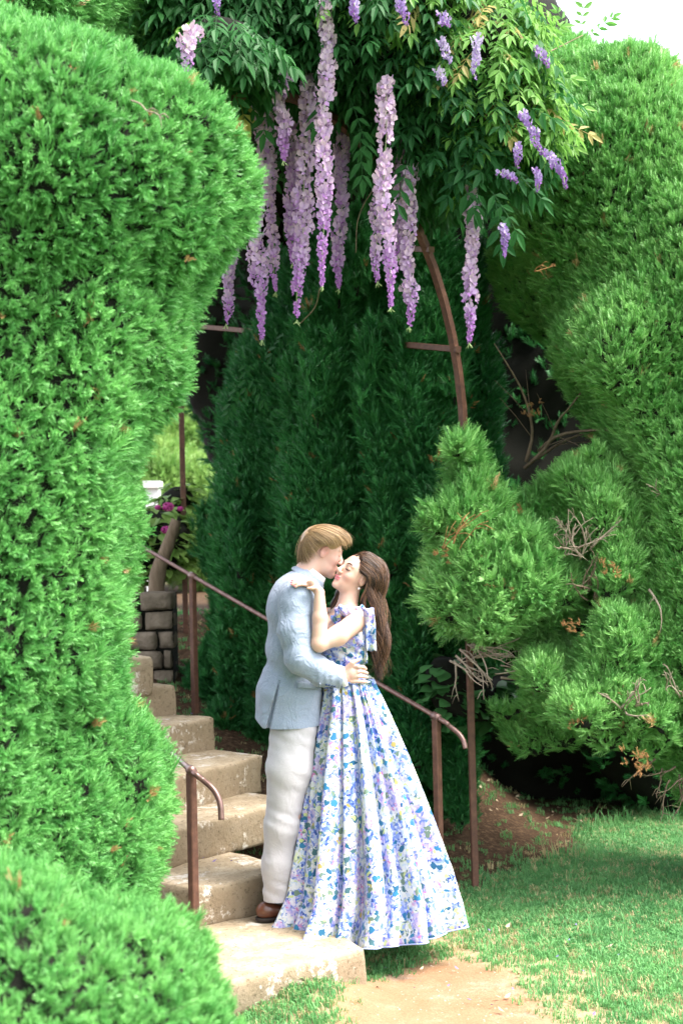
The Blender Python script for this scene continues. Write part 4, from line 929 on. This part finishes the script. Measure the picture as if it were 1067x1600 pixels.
def canon_tube(pts, rs, H, mat, name, parent, seg=5):
    q = spline([outh(p, H) for p in pts], 10); V, F = tube(q, list(np.interp(np.linspace(0, 1, 10), np.linspace(0, 1, len(rs)), rs)), seg); return link(name, me_from(name, V, F, mat), parent)
def strands(parent, guides, n, mat, rad, seed, wave=0, wf=3.0, jit=.004, name='hair_strands', tone_fn=None, seg=14, tip=.25, trim=.25, stj=.2):
    """locks of hair interpolated between neighbouring guide curves"""
    rg = np.random.default_rng(seed); G = [spline([W(*p) for p in g], seg) for g in guides]
    Vs = []; Fs = []; T = []; nb = 0
    for i in range(n):
        u = rg.random()*(len(G)-1.0001); k = int(u); f = u-k; c = G[k]*(1-f)+G[k+1]*f
        off = rg.normal(0, jit, 3); ph = rg.uniform(0, 1.2)+u*.7; s = np.linspace(0, 1, seg)[:, None]
        c = c+off*(.3+.9*s)
        if wave: c = c+wave*s**.7*np.concatenate([np.sin(s*wf*6.28+ph), .8*np.cos(s*wf*6.28+ph*1.7), 0*s], 1)
        e = int(seg*(1-rg.random()*trim)); st = int(rg.random()*seg*stj)
        c = c[st:max(e, st+4)]; m_ = len(c); rs = rad*rg.uniform(.6, 1.3)*np.interp(np.linspace(0, 1, m_), [0, .15, .7, 1], [.6, 1, .9, tip])
        V, F = tube(c, list(rs), 4); Vs += V; Fs += [tuple(q+nb for q in f_) for f_ in F]; nb += len(V)
        T += [float(np.clip(rg.normal(.45, .33)+(tone_fn(k/len(G)) if tone_fn else 0), 0, 1))]*len(V)
    me = me_from(name, Vs, Fs, mat); a = me.attributes.new('tone', 'FLOAT', 'POINT'); a.data.foreach_set('value', np.array(T, dtype=np.float32)); return link(name, me, parent)
def sdf_obj(name, fn, lo, hi, h, mat, parent, tone=None):
    V, F = nets(fn, lo, hi, h); me = me_from(name, V, F, mat)
    if tone is not None:
        a = me.attributes.new('tone', 'FLOAT', 'POINT'); a.data.foreach_set('value', np.full(len(V), tone, dtype=np.float32))
    return link(name, me, parent)
# ---------------------------------------------------------------- man
man = empty('person', W(432, 1430, 0), 'man in pale blue linen jacket kissing the woman, hand on her waist', 'person')
torso_m = [((468, 948, .0), (.118, .185, .14)), ((460, 1010, 0), (.118, .150, .15)), ((456, 1085, 0), (.115, .150, .13))]
arm_m = ([W(465, 934, -.175), W(461, 985, -.215), W(470, 1028, -.235), W(503, 1051, -.225), W(534, 1059, -.20)], [.058, .052, .047, .040, .028])
farm_m = ([W(455, 930, .19), W(478, 1000, .26), W(520, 1020, .24)], [.055, .048, .035])
leg_m = ([W(459, 1135, -.05), W(447, 1270, -.07), W(436, 1405, -.04)], [.090, .062, .042]); leg2_m = ([W(462, 1135, .06), W(475, 1220, .10), W(466, 1300, .22)], [.098, .065, .042])
def hand(Q, wrist, palm, pr, fingers, thumb, n, k=.012):
    d = cap(Q, wrist, palm, .026, pr, (n, 1.5))
    for f in fingers: d = smin(d, chain(Q, f, [.0092, .0088, .0080, .0068][:len(f)], .003), .005)
    return smin(d, chain(Q, thumb, [.013, .0105, .008], .004), .008)
mf = [[W(549, 1042+7.5*i, -.212), W(559, 1041.5+7.6*i, -.222+.004*i), W(568, 1042.5+7.2*i+(1 if i == 3 else 0), -.205), W(573.5+(-2 if i in (0, 3) else 0), 1045+6.6*i, -.185)] for i in range(4)]
def man_hi(Q):
    q = inhead(Q, HM); d = head_sdf(q, False)*HM['s']
    d = smin(d, cap(Q, outh((-.028, 0, -.045), HM), W(474, 905, .01), .056, .062), .02)
    return d
def man_hand(Q): return hand(Q, W(533, 1059, -.20), W(548, 1052, -.205), .036, mf, [W(541, 1046, -.212), W(550, 1036, -.222), W(560, 1031, -.215)], (.2, 1, 0))
def man_lo(Q):
    d = chain(Q, *arm_m, k=.02)
    for c_, r_ in torso_m: d = smin(d, ell(Q, W(*c_), np.array(r_)-.01), .05)
    d = smin(d, chain(Q, *farm_m, k=.02), .03); d = smin(d, chain(Q, *leg_m, k=.03), .04); d = smin(d, chain(Q, *leg2_m, k=.03), .03)
    d = smin(d, cap(Q, W(474, 905, .01), W(468, 930, 0), .058, .09), .03)
    return d
V1, F1 = nets(man_hand, W(520, 1085, -.27), W(590, 1015, -.13), .0035)
V0, F0 = nets(man_hi, W(445, 935, -.13), W(560, 810, .18), .004)
V2, F2 = nets(man_lo, W(380, 1420, -.32), W(560, 880, .36), .014)
Vb = np.concatenate([V0, V1, V2]); Fb = np.concatenate([F0, F1+len(V0), F2+len(V0)+len(V1)])
q = inhead(Vb, HM); fc = q[Fb].mean(1); lip = (fc[:, 0] > .083) & (np.abs(fc[:, 1]) < .019) & (fc[:, 2] < -.0455) & (fc[:, 2] > -.068)
me = me_from('body', Vb, Fb, [M['skin_m'], M['lip_m']], lip.astype(int)); bl = np.zeros(len(Vb))
for c_, r_, a_ in [((.062, -.044, -.03), .035, .22), ((-.005, -.08, 0), .03, .55), ((.107, 0, -.022), .02, .2)]: bl = np.maximum(bl, a_*np.exp(-((q-np.array(c_))**2).sum(1)/r_**2))
a = me.attributes.new('blush', 'FLOAT', 'POINT'); a.data.foreach_set('value', bl.astype(np.float32)); link('body', me, man)
canon_tube([(.083, -.018, .0085), (.082, -.030, .005), (.073, -.042, .0075)], [.0012, .0018, .001], HM, M['brow_m'], 'eyelash', man)
canon_tube([(.088, -.014, .031), (.085, -.030, .037), (.073, -.046, .033)], [.002, .003, .0015], HM, M['brow_m'], 'eyebrow', man)
# jacket
HEMN = np.array([-.02, -.02, 1.0])
def folds(Q, s, amp, f=(9, 9, 22), o=2): return amp*fbm(Q*np.array(f), s, o)
def jacket(Q, slv=True):
    d = None
    for c_, r_ in [((462, 952, .0), (.138, .215, .155)), ((460, 1015, 0), (.132, .170, .17)), ((451, 1085, 0), (.150, .172, .16)), ((450, 1130, 0), (.152, .175, .12))]:
        e = ell(Q, W(*c_), r_); d = e if d is None else smin(d, e, .05)
    d = smin(d, cap(Q, W(478, 899, .01), W(466, 925, 0), .060, .10), .04)
    d = smin(d, cap(Q, W(467, 928, -.155), W(458, 930, .15), .084, .080), .04)
    d = d+folds(Q, 3, .0035, (7, 7, 12))+.002*np.sin(Q[:, 2]*60+Q[:, 0]*50)*np.exp(-((Q[:, 2]-W(450, 1050)[2])/.10)**2)
    vent = cap(Q, W(437, 1064, -.16), W(416, 1148, -.18), .003, .0125, ((0, 1, 0), .12))   # thin back vent
    rd = lambda f, s: 1-2*np.abs(vnoise(Q*np.array(f)+1.5*vnoise(Q*6, s+1)[:, None], s))
    d = d-.0028*rd((7, 7, 19), 31)*np.exp(-((Q[:, 2]-W(0, 1045)[2])/.12)**2)-.0045*rd((15, 15, 4), 33)*np.exp(-((Q[:, 2]-W(0, 1115)[2])/.10)**2)
    # sleeve
    a_, r_ = arm_m; sp = [a_[0], a_[1], a_[2], a_[3], W(533, 1059.5, -.20)]; sr = [.084, .073, .066, .057, .050]
    s_ = chain(Q, sp, sr, .03); s_ = np.maximum(s_, (Q-W(535.5, 1059, -.2)) @ np.array([.97, 0, -.25]))
    s_ = s_+folds(Q, 9, .0035, (10, 10, 14))-.0028*rd((16, 16, 16), 35)+.005*np.sin((Q[:, 2]-Q[:, 0])*75)*np.exp(-((Q-W(470, 1030, -.23))**2).sum(1)/.075**2)
    d = smax(d, -vent, .003)
    zc = W(450, 1137, 0)[2]; d = smax(d, zc-Q[:, 2]+.85*np.clip(W(418, 1137)[0]-Q[:, 0], 0, 1), .006)
    d = smin(d, s_, .010) if slv else d
    d = smin(d, chain(Q, farm_m[0], [.075, .066, .055], .03), .03)
    # hollow round the neck and the open front
    nk = cap(Q, W(497, 860, .03), W(480, 903, .015), .066, .060); return smax(d, -nk, .006)
jk = sdf_obj('jacket', jacket, W(376, 1150, -.34), W(552, 868, .36), .0062, M['jacket'], man)
# collar, shirt, pocket flap, buttons
def ring(c, n, r, tube_r, squash=.8, a0=0, a1=2*math.pi, k=26, seg=8, hgt=1.0):
    n = Vector(n).normalized(); x_ = n.orthogonal().normalized(); x_ = (Vector((1, 0, 0))-n*n.x).normalized(); y_ = n.cross(x_)
    pts = [Vector(c)+x_*math.cos(a)*r+y_*math.sin(a)*r*squash for a in np.linspace(a0, a1, k)]
    return tube(pts, tube_r, seg, True)
def band(c, n, r0, r1, hgt, sq=.92, k=36, droop=.0):
    n = Vector(n).normalized(); x_ = (Vector((1, 0, 0))-n*n.x).normalized(); y_ = n.cross(x_); V = []
    prof = [(r0, 0), (r0*.97+r1*.03, hgt*.3), (r1+.003, hgt*.8), (r1, hgt), (r1-.003, hgt*.97), (r1-.004, hgt*.5)]
    for i in range(k):
        a = 2*math.pi*i/k
        for r_, h_ in prof: V.append(Vector(c)+(x_*math.cos(a)+y_*math.sin(a)*sq)*r_+n*h_)
    m_ = len(prof); return V, [(i*m_+j, ((i+1) % k)*m_+j, ((i+1) % k)*m_+j+1, i*m_+j+1) for i in range(k) for j in range(m_-1)]
for nm, c_, n_, r0, r1, hh_, mt in (('shirt_collar', W(483, 904, .015), (.66, .05, .85), .072, .062, .046, 'shirt'), ('jacket_collar', W(479, 908, .012), (.70, .05, .82), .092, .070, .044, 'jacket')):
    V, F = band(c_, n_, r0, r1, hh_); link(nm, me_from(nm, V, F, M[mt]), man)
V, F = tube([W(533, 1059.5, -.20), W(541, 1057.5, -.201)], [.0435, .041], 16); link('shirt_cuff', me_from('shirt_cuff', V, F, M['shirt']), man)
def surf_y(fn, px, py, y0=-.45, y1=.1):
    ys = np.linspace(y0, y1, 260); Q = np.array([W(px, py, yy) for yy in ys]); v = fn(Q); k = np.argmax(v < 0); return ys[k]
V = []; nx_ = 10
for j in range(4):
    for i in range(nx_+1):
        px = 463+38*i/nx_; py = 1064.5+11*j/3+i*.25; dy = surf_y(lambda q_: jacket(q_, False), px, py); V.append(W(px, py, dy-.0035-(.002 if j == 3 else 0)))
F = [(j*(nx_+1)+i, j*(nx_+1)+i+1, (j+1)*(nx_+1)+i+1, (j+1)*(nx_+1)+i) for j in range(3) for i in range(nx_)]
pf = link('pocket_flap', me_from('pocket_flap', V, F, M['jacket']), man); sm = pf.modifiers.new('t', 'SOLIDIFY'); sm.thickness = .003
for i in range(4):
    px, py = 510+4.2*i, 1069.5+.9*i; dy = surf_y(jacket, px, py); V, F = tube([W(px, py, dy-.004), W(px, py, dy+.001)], .0058, 10); link('button', me_from('button', V, F, M['button']), man)
# trousers
def trousers(Q):
    d = chain(Q, leg_m[0][:1]+[W(452, 1200, -.07), W(440, 1290, -.07), W(434, 1350, -.055), W(434, 1412, -.04)], [.106, .098, .074, .067, .067], .04)
    d = np.maximum(d, (W(434, 1406, 0)[2]-Q[:, 2])-.06*(Q[:, 0]-W(434, 0)[0]))
    e = chain(Q, leg2_m[0], [.108, .09, .066], .04); e = np.maximum(e, W(466, 1300, .2)[2]-Q[:, 2])
    d = smin(d, e, .02)
    z = Q[:, 2]; d = d+folds(Q, 14, .0018, (8, 8, 6))
    d = d-.0020*(1-2*np.abs(vnoise(Q*np.array([9, 9, 20])+np.array([0, 0, 1.])*Q[:, :1]*14+1.2*vnoise(Q*7, 41)[:, None], 40)))
    for zz, am in ((W(0, 1282)[2], .002), (W(0, 1392)[2], .0035), (W(0, 1160)[2], .002)):
        d = d+am*np.sin((z+.5*Q[:, 0])*95)*np.exp(-((z-zz)/.045)**2)
    return d
sdf_obj('trousers', trousers, W(385, 1425, -.24), W(525, 1105, .36), .0068, M['trouser'], man)
def shoe_fn(c, yw):
    R_ = np.array(Matrix.Rotation(math.radians(yw), 3, 'Z'))
    def fn(Q):
        q = (Q-c) @ R_
        d = ell(q, (-.085, 0, .045), (.050, .036, .042)); d = smin(d, ell(q, (.03, 0, .038), (.095, .040, .034)), .03); d = smin(d, ell(q, (.11, 0, .028), (.06, .038, .022)), .03)
        return np.maximum(d, .016-q[:, 2])
    def sole(Q):
        q = (Q-c) @ R_; p_ = q.copy(); p_[:, 2] = 0; d = np.minimum(ell(p_, (-.088, 0, 0), (.050, .037, .05)), ell(p_, (.06, 0, 0), (.115, .043, .05))); d = smin(d, ell(p_, (-.03, 0, 0), (.09, .034, .05)), .02)
        return np.maximum(np.maximum(d, q[:, 2]-.016), -q[:, 2])
    return fn, sole
c0 = np.array([W(446, 1430, 0)[0], 6.6-.03, .186]); fn, so_ = shoe_fn(c0, 12)
sdf_obj('shoe', fn, c0-np.array([.18, .12, .02]), c0+np.array([.22, .14, .12]), .005, M['shoe'], man); sdf_obj('shoe_sole', so_, c0-np.array([.18, .12, .02]), c0+np.array([.22, .14, .05]), .005, M['sole'], man)
c1 = np.array([W(474, 1310, .22)[0], 6.82, W(466, 1318, .22)[2]]); fn, so_ = shoe_fn(c1, 20); sdf_obj('shoe', fn, c1-np.array([.18, .14, .02]), c1+np.array([.22, .16, .12]), .007, M['shoe'], man)
# hair of the man
def mhair(Q):
    q = inhead(Q, HM)
    d = ell(q, (-.021, 0, .039), (.103, .081, .094)); d = smin(d, ell(q, (.050, 0, .085), (.055, .060, .030)), .03)
    d = smax(d, -ell(q, (.088, 0, -.02), (.062, .10, .085)), .01); d = smax(d, -ell(q, (.0, -.085, -.035), (.042, .05, .058)), .012); d = smax(d, -ell(q, (.0, .085, -.035), (.042, .05, .058)), .012)
    d = np.maximum(d, -.068-q[:, 2]+.0*q[:, 0]); return d*HM['s']+.0012*vnoise(q*np.array([40, 120, 120]), 4)
sdf_obj('hair', mhair, W(455, 900, -.13), W(565, 805, .18), .004, M['hair_m'], man, .55)
GM = [[(483, 829, .02), (500, 820.5, .03), (526, 823, .03), (545, 836, .0), (551, 852, -.02)], [(482, 830, -.02), (499, 821.5, -.025), (526, 829, -.03), (543, 842, -.035), (549, 858, -.035)],
      [(481, 834, -.045), (497, 826, -.052), (522, 835, -.06), (536, 848, -.055), (541, 862, -.045)], [(479, 836, -.055), (493, 829, -.066), (511, 838, -.073), (520, 848, -.070), (523, 860, -.064)],
      [(478, 837, -.058), (487, 834, -.068), (497, 841, -.075), (503, 846, -.077), (507, 850, -.076)], [(479, 834, -.055), (480, 844, -.065), (485, 856, -.068), (491, 864, -.067), (495, 872, -.062)],
      [(481, 832, -.045), (474, 849, -.045), (474, 865, -.045), (478, 876, -.045), (481, 881, -.04)], [(479, 836, .02), (470, 850, .01), (467.5, 865, .0), (468, 877, .0), (469, 884, .0)], [(484, 828, .04), (474, 842, .04), (468, 860, .03), (467, 875, .02), (469, 883, .02)], [(492, 823, .05), (479, 830, .05), (469.5, 846, .045), (466.5, 864, .035), (468, 880, .025)]]
strands(man, GM, 1500, M['hair_m'], .0010, 3, jit=.0045, trim=.4, stj=.04, tone_fn=lambda u: .18-.34*(u > .38)-.10*(u > .52), wave=.0015, wf=1)
strands(man, GM, 110, M['hair_m'], .0006, 8, jit=.0095, trim=.5, name='stray_hairs', tone_fn=lambda u: .2)
# ---------------------------------------------------------------- woman
wom = empty('person', W(560, 1450, 0), 'woman with long brown hair in a blue floral gown, eyes closed and smiling', 'person')
arm_w = ([W(562, 968, -.135), W(528, 993, -.215), W(499, 1006, -.265), W(500, 965, -.255), W(499, 926, -.25)], [.047, .044, .036, .033, .0225])
wf_ = [[W(484-i, 905.5+i*3.0, -.215-.010*i), W(474-i*.5, 903.5+i*3.2, -.228-.009*i), W(464+(2 if i in (0, 3) else 0), 904.5+i*3.2, -.235-.008*i), W(457+(5 if i == 3 else (1 if i == 0 else 0)), 908+i*3.0, -.238-.008*i)] for i in range(4)]
def woman_hi(Q):
    q = inhead(Q, HW); d = head_sdf(q, True)*HW['s']
    d = smin(d, cap(Q, outh((-.020, 0, -.055), HW), W(542, 948, -.02), .043, .048), .018)
    d = smin(d, ell(Q, W(536, 985, -.01), (.115, .105, .085)), .05)
    d = smin(d, cap(Q, W(560, 964, -.115), W(512, 964, .12), .045, .045), .04)
    return smin(d, chain(Q, arm_w[0][:3], arm_w[1][:3], .02), .02)
def woman_arm(Q):
    d = chain(Q, arm_w[0][1:], arm_w[1][1:], .012)
    p_ = cap(Q, W(499, 926, -.25), W(487, 911.5, -.238), .0215, .027, ((-.2, .75, 1), 1.9))
    for f in wf_: p_ = smin(p_, chain(Q, f, [.0078, .0076, .0070, .0055], .003), .004)
    p_ = smin(p_, chain(Q, [W(494, 918, -.26), W(487, 919, -.27), W(481, 919, -.272)], [.010, .008, .006], .003), .006)
    return smin(d, p_, .01)
def woman_lo(Q):
    d = ell(Q, W(536, 1000, 0), (.10, .09, .10)); d = smin(d, ell(Q, W(543, 1060, 0), (.08, .075, .10)), .05); d = smin(d, ell(Q, W(552, 1120, .0), (.09, .10, .10)), .05)
    for s in (-.07, .07): d = smin(d, chain(Q, [W(554, 1150, s), W(560, 1290, s), W(566, 1430, s*.8)], [.070, .050, .034], .03), .03)
    return smin(d, chain(Q, [W(512, 968, .14), W(492, 1015, .27), W(470, 990, .28)], [.042, .036, .026], .02), .03)
V0, F0 = nets(woman_hi, W(484, 1035, -.33), W(615, 850, .20), .0042); V1, F1 = nets(woman_arm, W(445, 1030, -.32), W(545, 893, -.17), .0035); V2, F2 = nets(woman_lo, W(450, 1450, -.25), W(620, 950, .36), .014)
Vb = np.concatenate([V0, V1, V2]); Fb = np.concatenate([F0, F1+len(V0), F2+len(V0)+len(V1)])
q = inhead(Vb, HW); fc = q[Fb].mean(1); lip = (fc[:, 0] > .082) & (np.abs(fc[:, 1]) < .021) & (fc[:, 2] < -.0445) & (fc[:, 2] > -.0690)
me = me_from('body', Vb, Fb, [M['skin_w'], M['lip_w']], lip.astype(int)); bl = np.zeros(len(Vb))
for c_, r_, a_ in [((.062, .044, -.03), .03, .35), ((.062, -.044, -.03), .03, .35), ((.107, 0, -.022), .016, .25), ((0, .08, 0), .03, .25)]: bl = np.maximum(bl, a_*np.exp(-((q-np.array(c_))**2).sum(1)/r_**2))
a = me.attributes.new('blush', 'FLOAT', 'POINT'); a.data.foreach_set('value', bl.astype(np.float32)); link('body', me, wom)
for s in (1, -1):
    canon_tube([(.085, s*.016, .0065), (.0865, s*.026, .0025), (.084, s*.036, .0025), (.076, s*.046, .007)], [.0010, .0026, .0026, .0012], HW, M['lash'], 'eyelash', wom)
    canon_tube([(.0885, s*.013, .0285), (.087, s*.026, .036), (.080, s*.038, .037), (.070, s*.048, .031)], [.0018, .0028, .0024, .0010], HW, M['lash'], 'eyebrow', wom)
sph = [(math.sin(a_)*math.cos(b_), math.sin(a_)*math.sin(b_), math.cos(a_)) for a_ in np.linspace(0, math.pi, 7) for b_ in np.linspace(0, 2*math.pi, 9)[:-1]]
def ball(c, r_, mat, name, parent, sc=(1, 1, 1)):
    V = [Vector(c)+Vector((p_[0]*sc[0], p_[1]*sc[1], p_[2]*sc[2]))*r_ for p_ in sph]; F = [(i*8+k, i*8+(k+1) % 8, (i+1)*8+(k+1) % 8, (i+1)*8+k) for i in range(6) for k in range(8)]
    return link(name, me_from(name, V, F, mat), parent)
er = outh((-.004, .084, -.048), HW); ball(er, .0052, M['pearl'], 'earring', wom); ball(Vector(wf_[2][1])+Vector((0, -.004, .009)), .0045, M['pearl'], 'ring', wom)
for f in wf_: ball(Vector(f[-1])+Vector((-.003, -.003, .0035)), .0058, M['nail'], 'fingernail', wom, (1.2, .8, .6))
# gown: skirt with deep folds
LB = [(1060, 509), (1090, 505), (1140, 495), (1220, 480), (1320, 464), (1390, 452), (1440, 430)]; RB = [(1060, 584), (1075, 590), (1110, 607), (1180, 637), (1260, 668), (1350, 700), (1400, 714), (1440, 721)]
VAL = [(-2.72, .05, 1.2), (-2.35, .06, 1.5), (-2.05, .045, 1.2), (-1.78, .06, 1.7), (-1.42, .05, 1.5), (-1.16, .055, 1.8), (-.82, .05, 1.4), (-.45, .06, 1.6), (.4, .1, 1), (1.3, .1, 1), (2.2, .1, 1)]
NT, NR = 420, 80; ph = [.3, 1.7, 4.1, 2.2, 5.0]
V = []
def skirt_pt(th, t):
    py = 1060+380*t; l = np.interp(py, *zip(*LB)); r_ = np.interp(py, *zip(*RB)); c = W((l+r_)/2, py, -.03*t); rx = (r_-l)/2/337
    fold = math.sin(11*th+ph[0]+.6*math.sin(2*th)) *.55+math.sin(17*th+ph[1]+.9*math.sin(3*th+1))*.35+math.sin(7*th+ph[2])*.3
    fold = math.copysign(abs(fold)**.75, fold)
    for va, vs_, vd in VAL: fold -= vd*math.exp(-((math.remainder(th-va-.25*(1-t)*math.sin(va*3), 2*math.pi))/vs_)**2)
    A = .010+.042*t**.9; f = 1+(A*fold-.25*A)/max(rx, .1)
    fl = 1+.02*max(0, t-.85)/.15*max(0, fold)
    x_ = c[0]+rx*math.cos(th)*f*fl; y_ = c[1]+rx*(.93 if t > .1 else .85+.8*t)*math.sin(th)*f*fl
    return (x_, y_, c[2]+(.012*fold*t if t > .98 else 0)-.012*t*math.sin(th)*-1)
for j in range(NR+1):
    for i in range(NT): V.append(skirt_pt(2*math.pi*i/NT, (j/NR)))
F = [(j*NT+i, (j+1)*NT+i, (j+1)*NT+(i+1) % NT, j*NT+(i+1) % NT) for j in range(NR) for i in range(NT)]
sk = link('skirt', me_from('skirt', V, F, M['print']), wom); sm = sk.modifiers.new('t', 'SOLIDIFY'); sm.thickness = .003
M['hem'] = simple('hem_binding', [(0, (.30, .38, .66)), (1, (.45, .52, .78))], 10, .7, bs=0)
hm_ = [V[NR*NT+i] for i in range(NT)]+[V[NR*NT]]; Vh, Fh = tube(hm_, .0032, 5, False); link('hem', me_from('hem', Vh, Fh, M['hem']), wom)
def bodice(Q):
    d = ell(Q, W(535, 997, -.015), (.122, .118, .078)); d = smin(d, ell(Q, W(536, 1030, 0), (.105, .098, .09)), .04); d = smin(d, ell(Q, W(545, 1064, 0), (.112, .098, .05)), .03)
    d = smin(d, ell(Q, W(519, 995, -.06), (.055, .05, .05)), .03)
    d = d+.0035*np.sin((Q[:, 2]*1.0+.7*Q[:, 0])*150)*np.exp(-((Q[:, 2]-W(0, 1035)[2])/.07)**2)
    d = smax(d, (Q-W(536, 972, -.02)) @ np.array([-.45, 0, .89]), .01)
    return np.maximum(d, W(0, 1072)[2]-Q[:, 2])
sdf_obj('bodice', bodice, W(485, 1085, -.17), W(600, 935, .16), .006, M['print'], wom)
V, F = ring(W(546, 1064, 0), (0, 0, 1), .113, .006, .88, k=40); link('waistband', me_from('waistband', V, F, M['print']), wom)
# shoulder strap, bow loops and tails
def ruff(Q):
    d = ell(Q, W(541, 955, -.125), (.052, .040, .024), np.array(Matrix.Rotation(.30, 3, 'Y'))); d = smin(d, cap(Q, W(520, 966, -.10), W(536, 956, -.12), .014, .02), .02)
    d = smin(d, ell(Q, W(563, 953, -.13), (.026, .03, .019)), .012); d = smin(d, cap(Q, W(533, 990, -.11), W(527, 966, -.12), .016, .016), .015)
    return d+.0045*np.sin(Q[:, 0]*190+Q[:, 2]*90)+.004*vnoise(Q*60, 8)
sdf_obj('shoulder_strap', ruff, W(510, 1000, -.21), W(580, 935, -.05), .004, M['print'], wom)
def tail(pts, w0, w1, dy):
    q = spline([W(a_, b_, dy) for a_, b_ in pts], 16); V = []
    for i, c in enumerate(q):
        wd = w0+(w1-w0)*i/15
        for k in range(6): u = (k/5-.5); V.append((c[0]+u*wd, c[1]-.010*math.cos(u*7+i*.3)-.004*math.sin(i*.9), c[2]+.003*math.sin(k*2.)))
    F = [(i*6+k, i*6+k+1, (i+1)*6+k+1, (i+1)*6+k) for i in range(15) for k in range(5)]
    o = link('bow_tail', me_from('bow_tail', V, F, M['print']), wom); s_ = o.modifiers.new('t', 'SOLIDIFY'); s_.thickness = .0025
tail([(575, 950), (578, 970), (579, 990), (580, 1017)], .050, .044, -.185); tail([(568, 960), (569, 985), (571, 1010), (572, 1036)], .016, .010, -.165)
# hair of the woman
def whair(Q):
    q = inhead(Q, HW); d = ell(q, (-.026, 0, .036), (.100, .080, .092))
    d = smax(d, -ell(q, (.080, 0, -.030), (.076, .10, .098)), .010); d = smax(d, -ell(q, (.012, .085, -.045), (.040, .05, .060)), .012)
    d = d*HW['s']
    e = chain(Q, [W(586, 893, -.02), W(589, 930, -.015), W(589, 970, -.03), W(592, 1010, -.03), W(588, 1050, -.03)], [.043, .028, .022, .020, .008], .03); d = smin(d, e, .02)
    f = chain(Q, [W(537, 915, .09), W(524, 945, .09), W(517, 985, .08)], [.024, .020, .012], .02)
    return np.minimum(d, f)+.003*vnoise(Q*np.array([110, 110, 25]), 6)
sdf_obj('hair', whair, W(495, 1075, -.14), W(622, 850, .18), .0045, M['hair_w'], wom, .25)
GW = [[(553.5, 868.5, .02), (572, 863, .02), (594, 874, .02), (601.5, 900, .01), (599, 935, .0), (597, 970, -.01), (602, 1008, -.03), (600, 1044, -.03), (589, 1068, -.03)],
      [(554, 869.5, -.02), (571, 866, -.035), (591, 878, -.045), (599, 903, -.04), (597, 935, -.035), (595, 970, -.045), (600, 1008, -.06), (597, 1044, -.05), (588, 1066, -.04)],
      [(555.5, 872.5, -.045), (569, 873, -.066), (586, 888, -.074), (592, 912, -.066), (591, 938, -.055), (591, 970, -.06), (595, 1005, -.065), (592, 1040, -.055), (585, 1064, -.04)],
      [(557.5, 878, -.06), (568, 884, -.078), (578, 898, -.085), (584, 916, -.078), (584, 938, -.065), (586, 968, -.065), (589, 1003, -.065), (586, 1035, -.05), (582, 1058, -.04)],
      [(559, 885, -.067), (565, 893, -.082), (573, 903, -.088), (578, 918, -.080), (577, 936, -.070), (581, 955, -.07), (586, 985, -.06), (584, 1020, -.05), (579, 1045, -.04)]]
strands(wom, GW, 1300, M['hair_w'], .0014, 5, wave=.021, wf=3.0, jit=.006, seg=34, stj=.05, tone_fn=lambda u: .02)
strands(wom, GW, 150, M['hair_w'], .0007, 9, wave=.026, wf=3.4, jit=.013, seg=34, name='stray_hairs', tone_fn=lambda u: .35)
GL2 = [[(574, 905, -.082), (572, 918, -.075), (566, 932, -.062), (563, 945, -.06)], [(578, 915, -.078), (575, 928, -.07), (571, 940, -.065), (573, 955, -.07)]]
strands(wom, GL2, 60, M['hair_w'], .003, 6, jit=.003)
GF = [[(535, 912, .09), (527, 935, .06), (517, 958, .03), (512, 980, .03)], [(540, 920, .07), (533, 942, .04), (524, 960, .02), (516, 985, .02)]]
strands(wom, GF, 160, M['hair_w'], .002, 7, jit=.006, wave=.004, wf=1.5, seg=20, tone_fn=lambda u: .15)
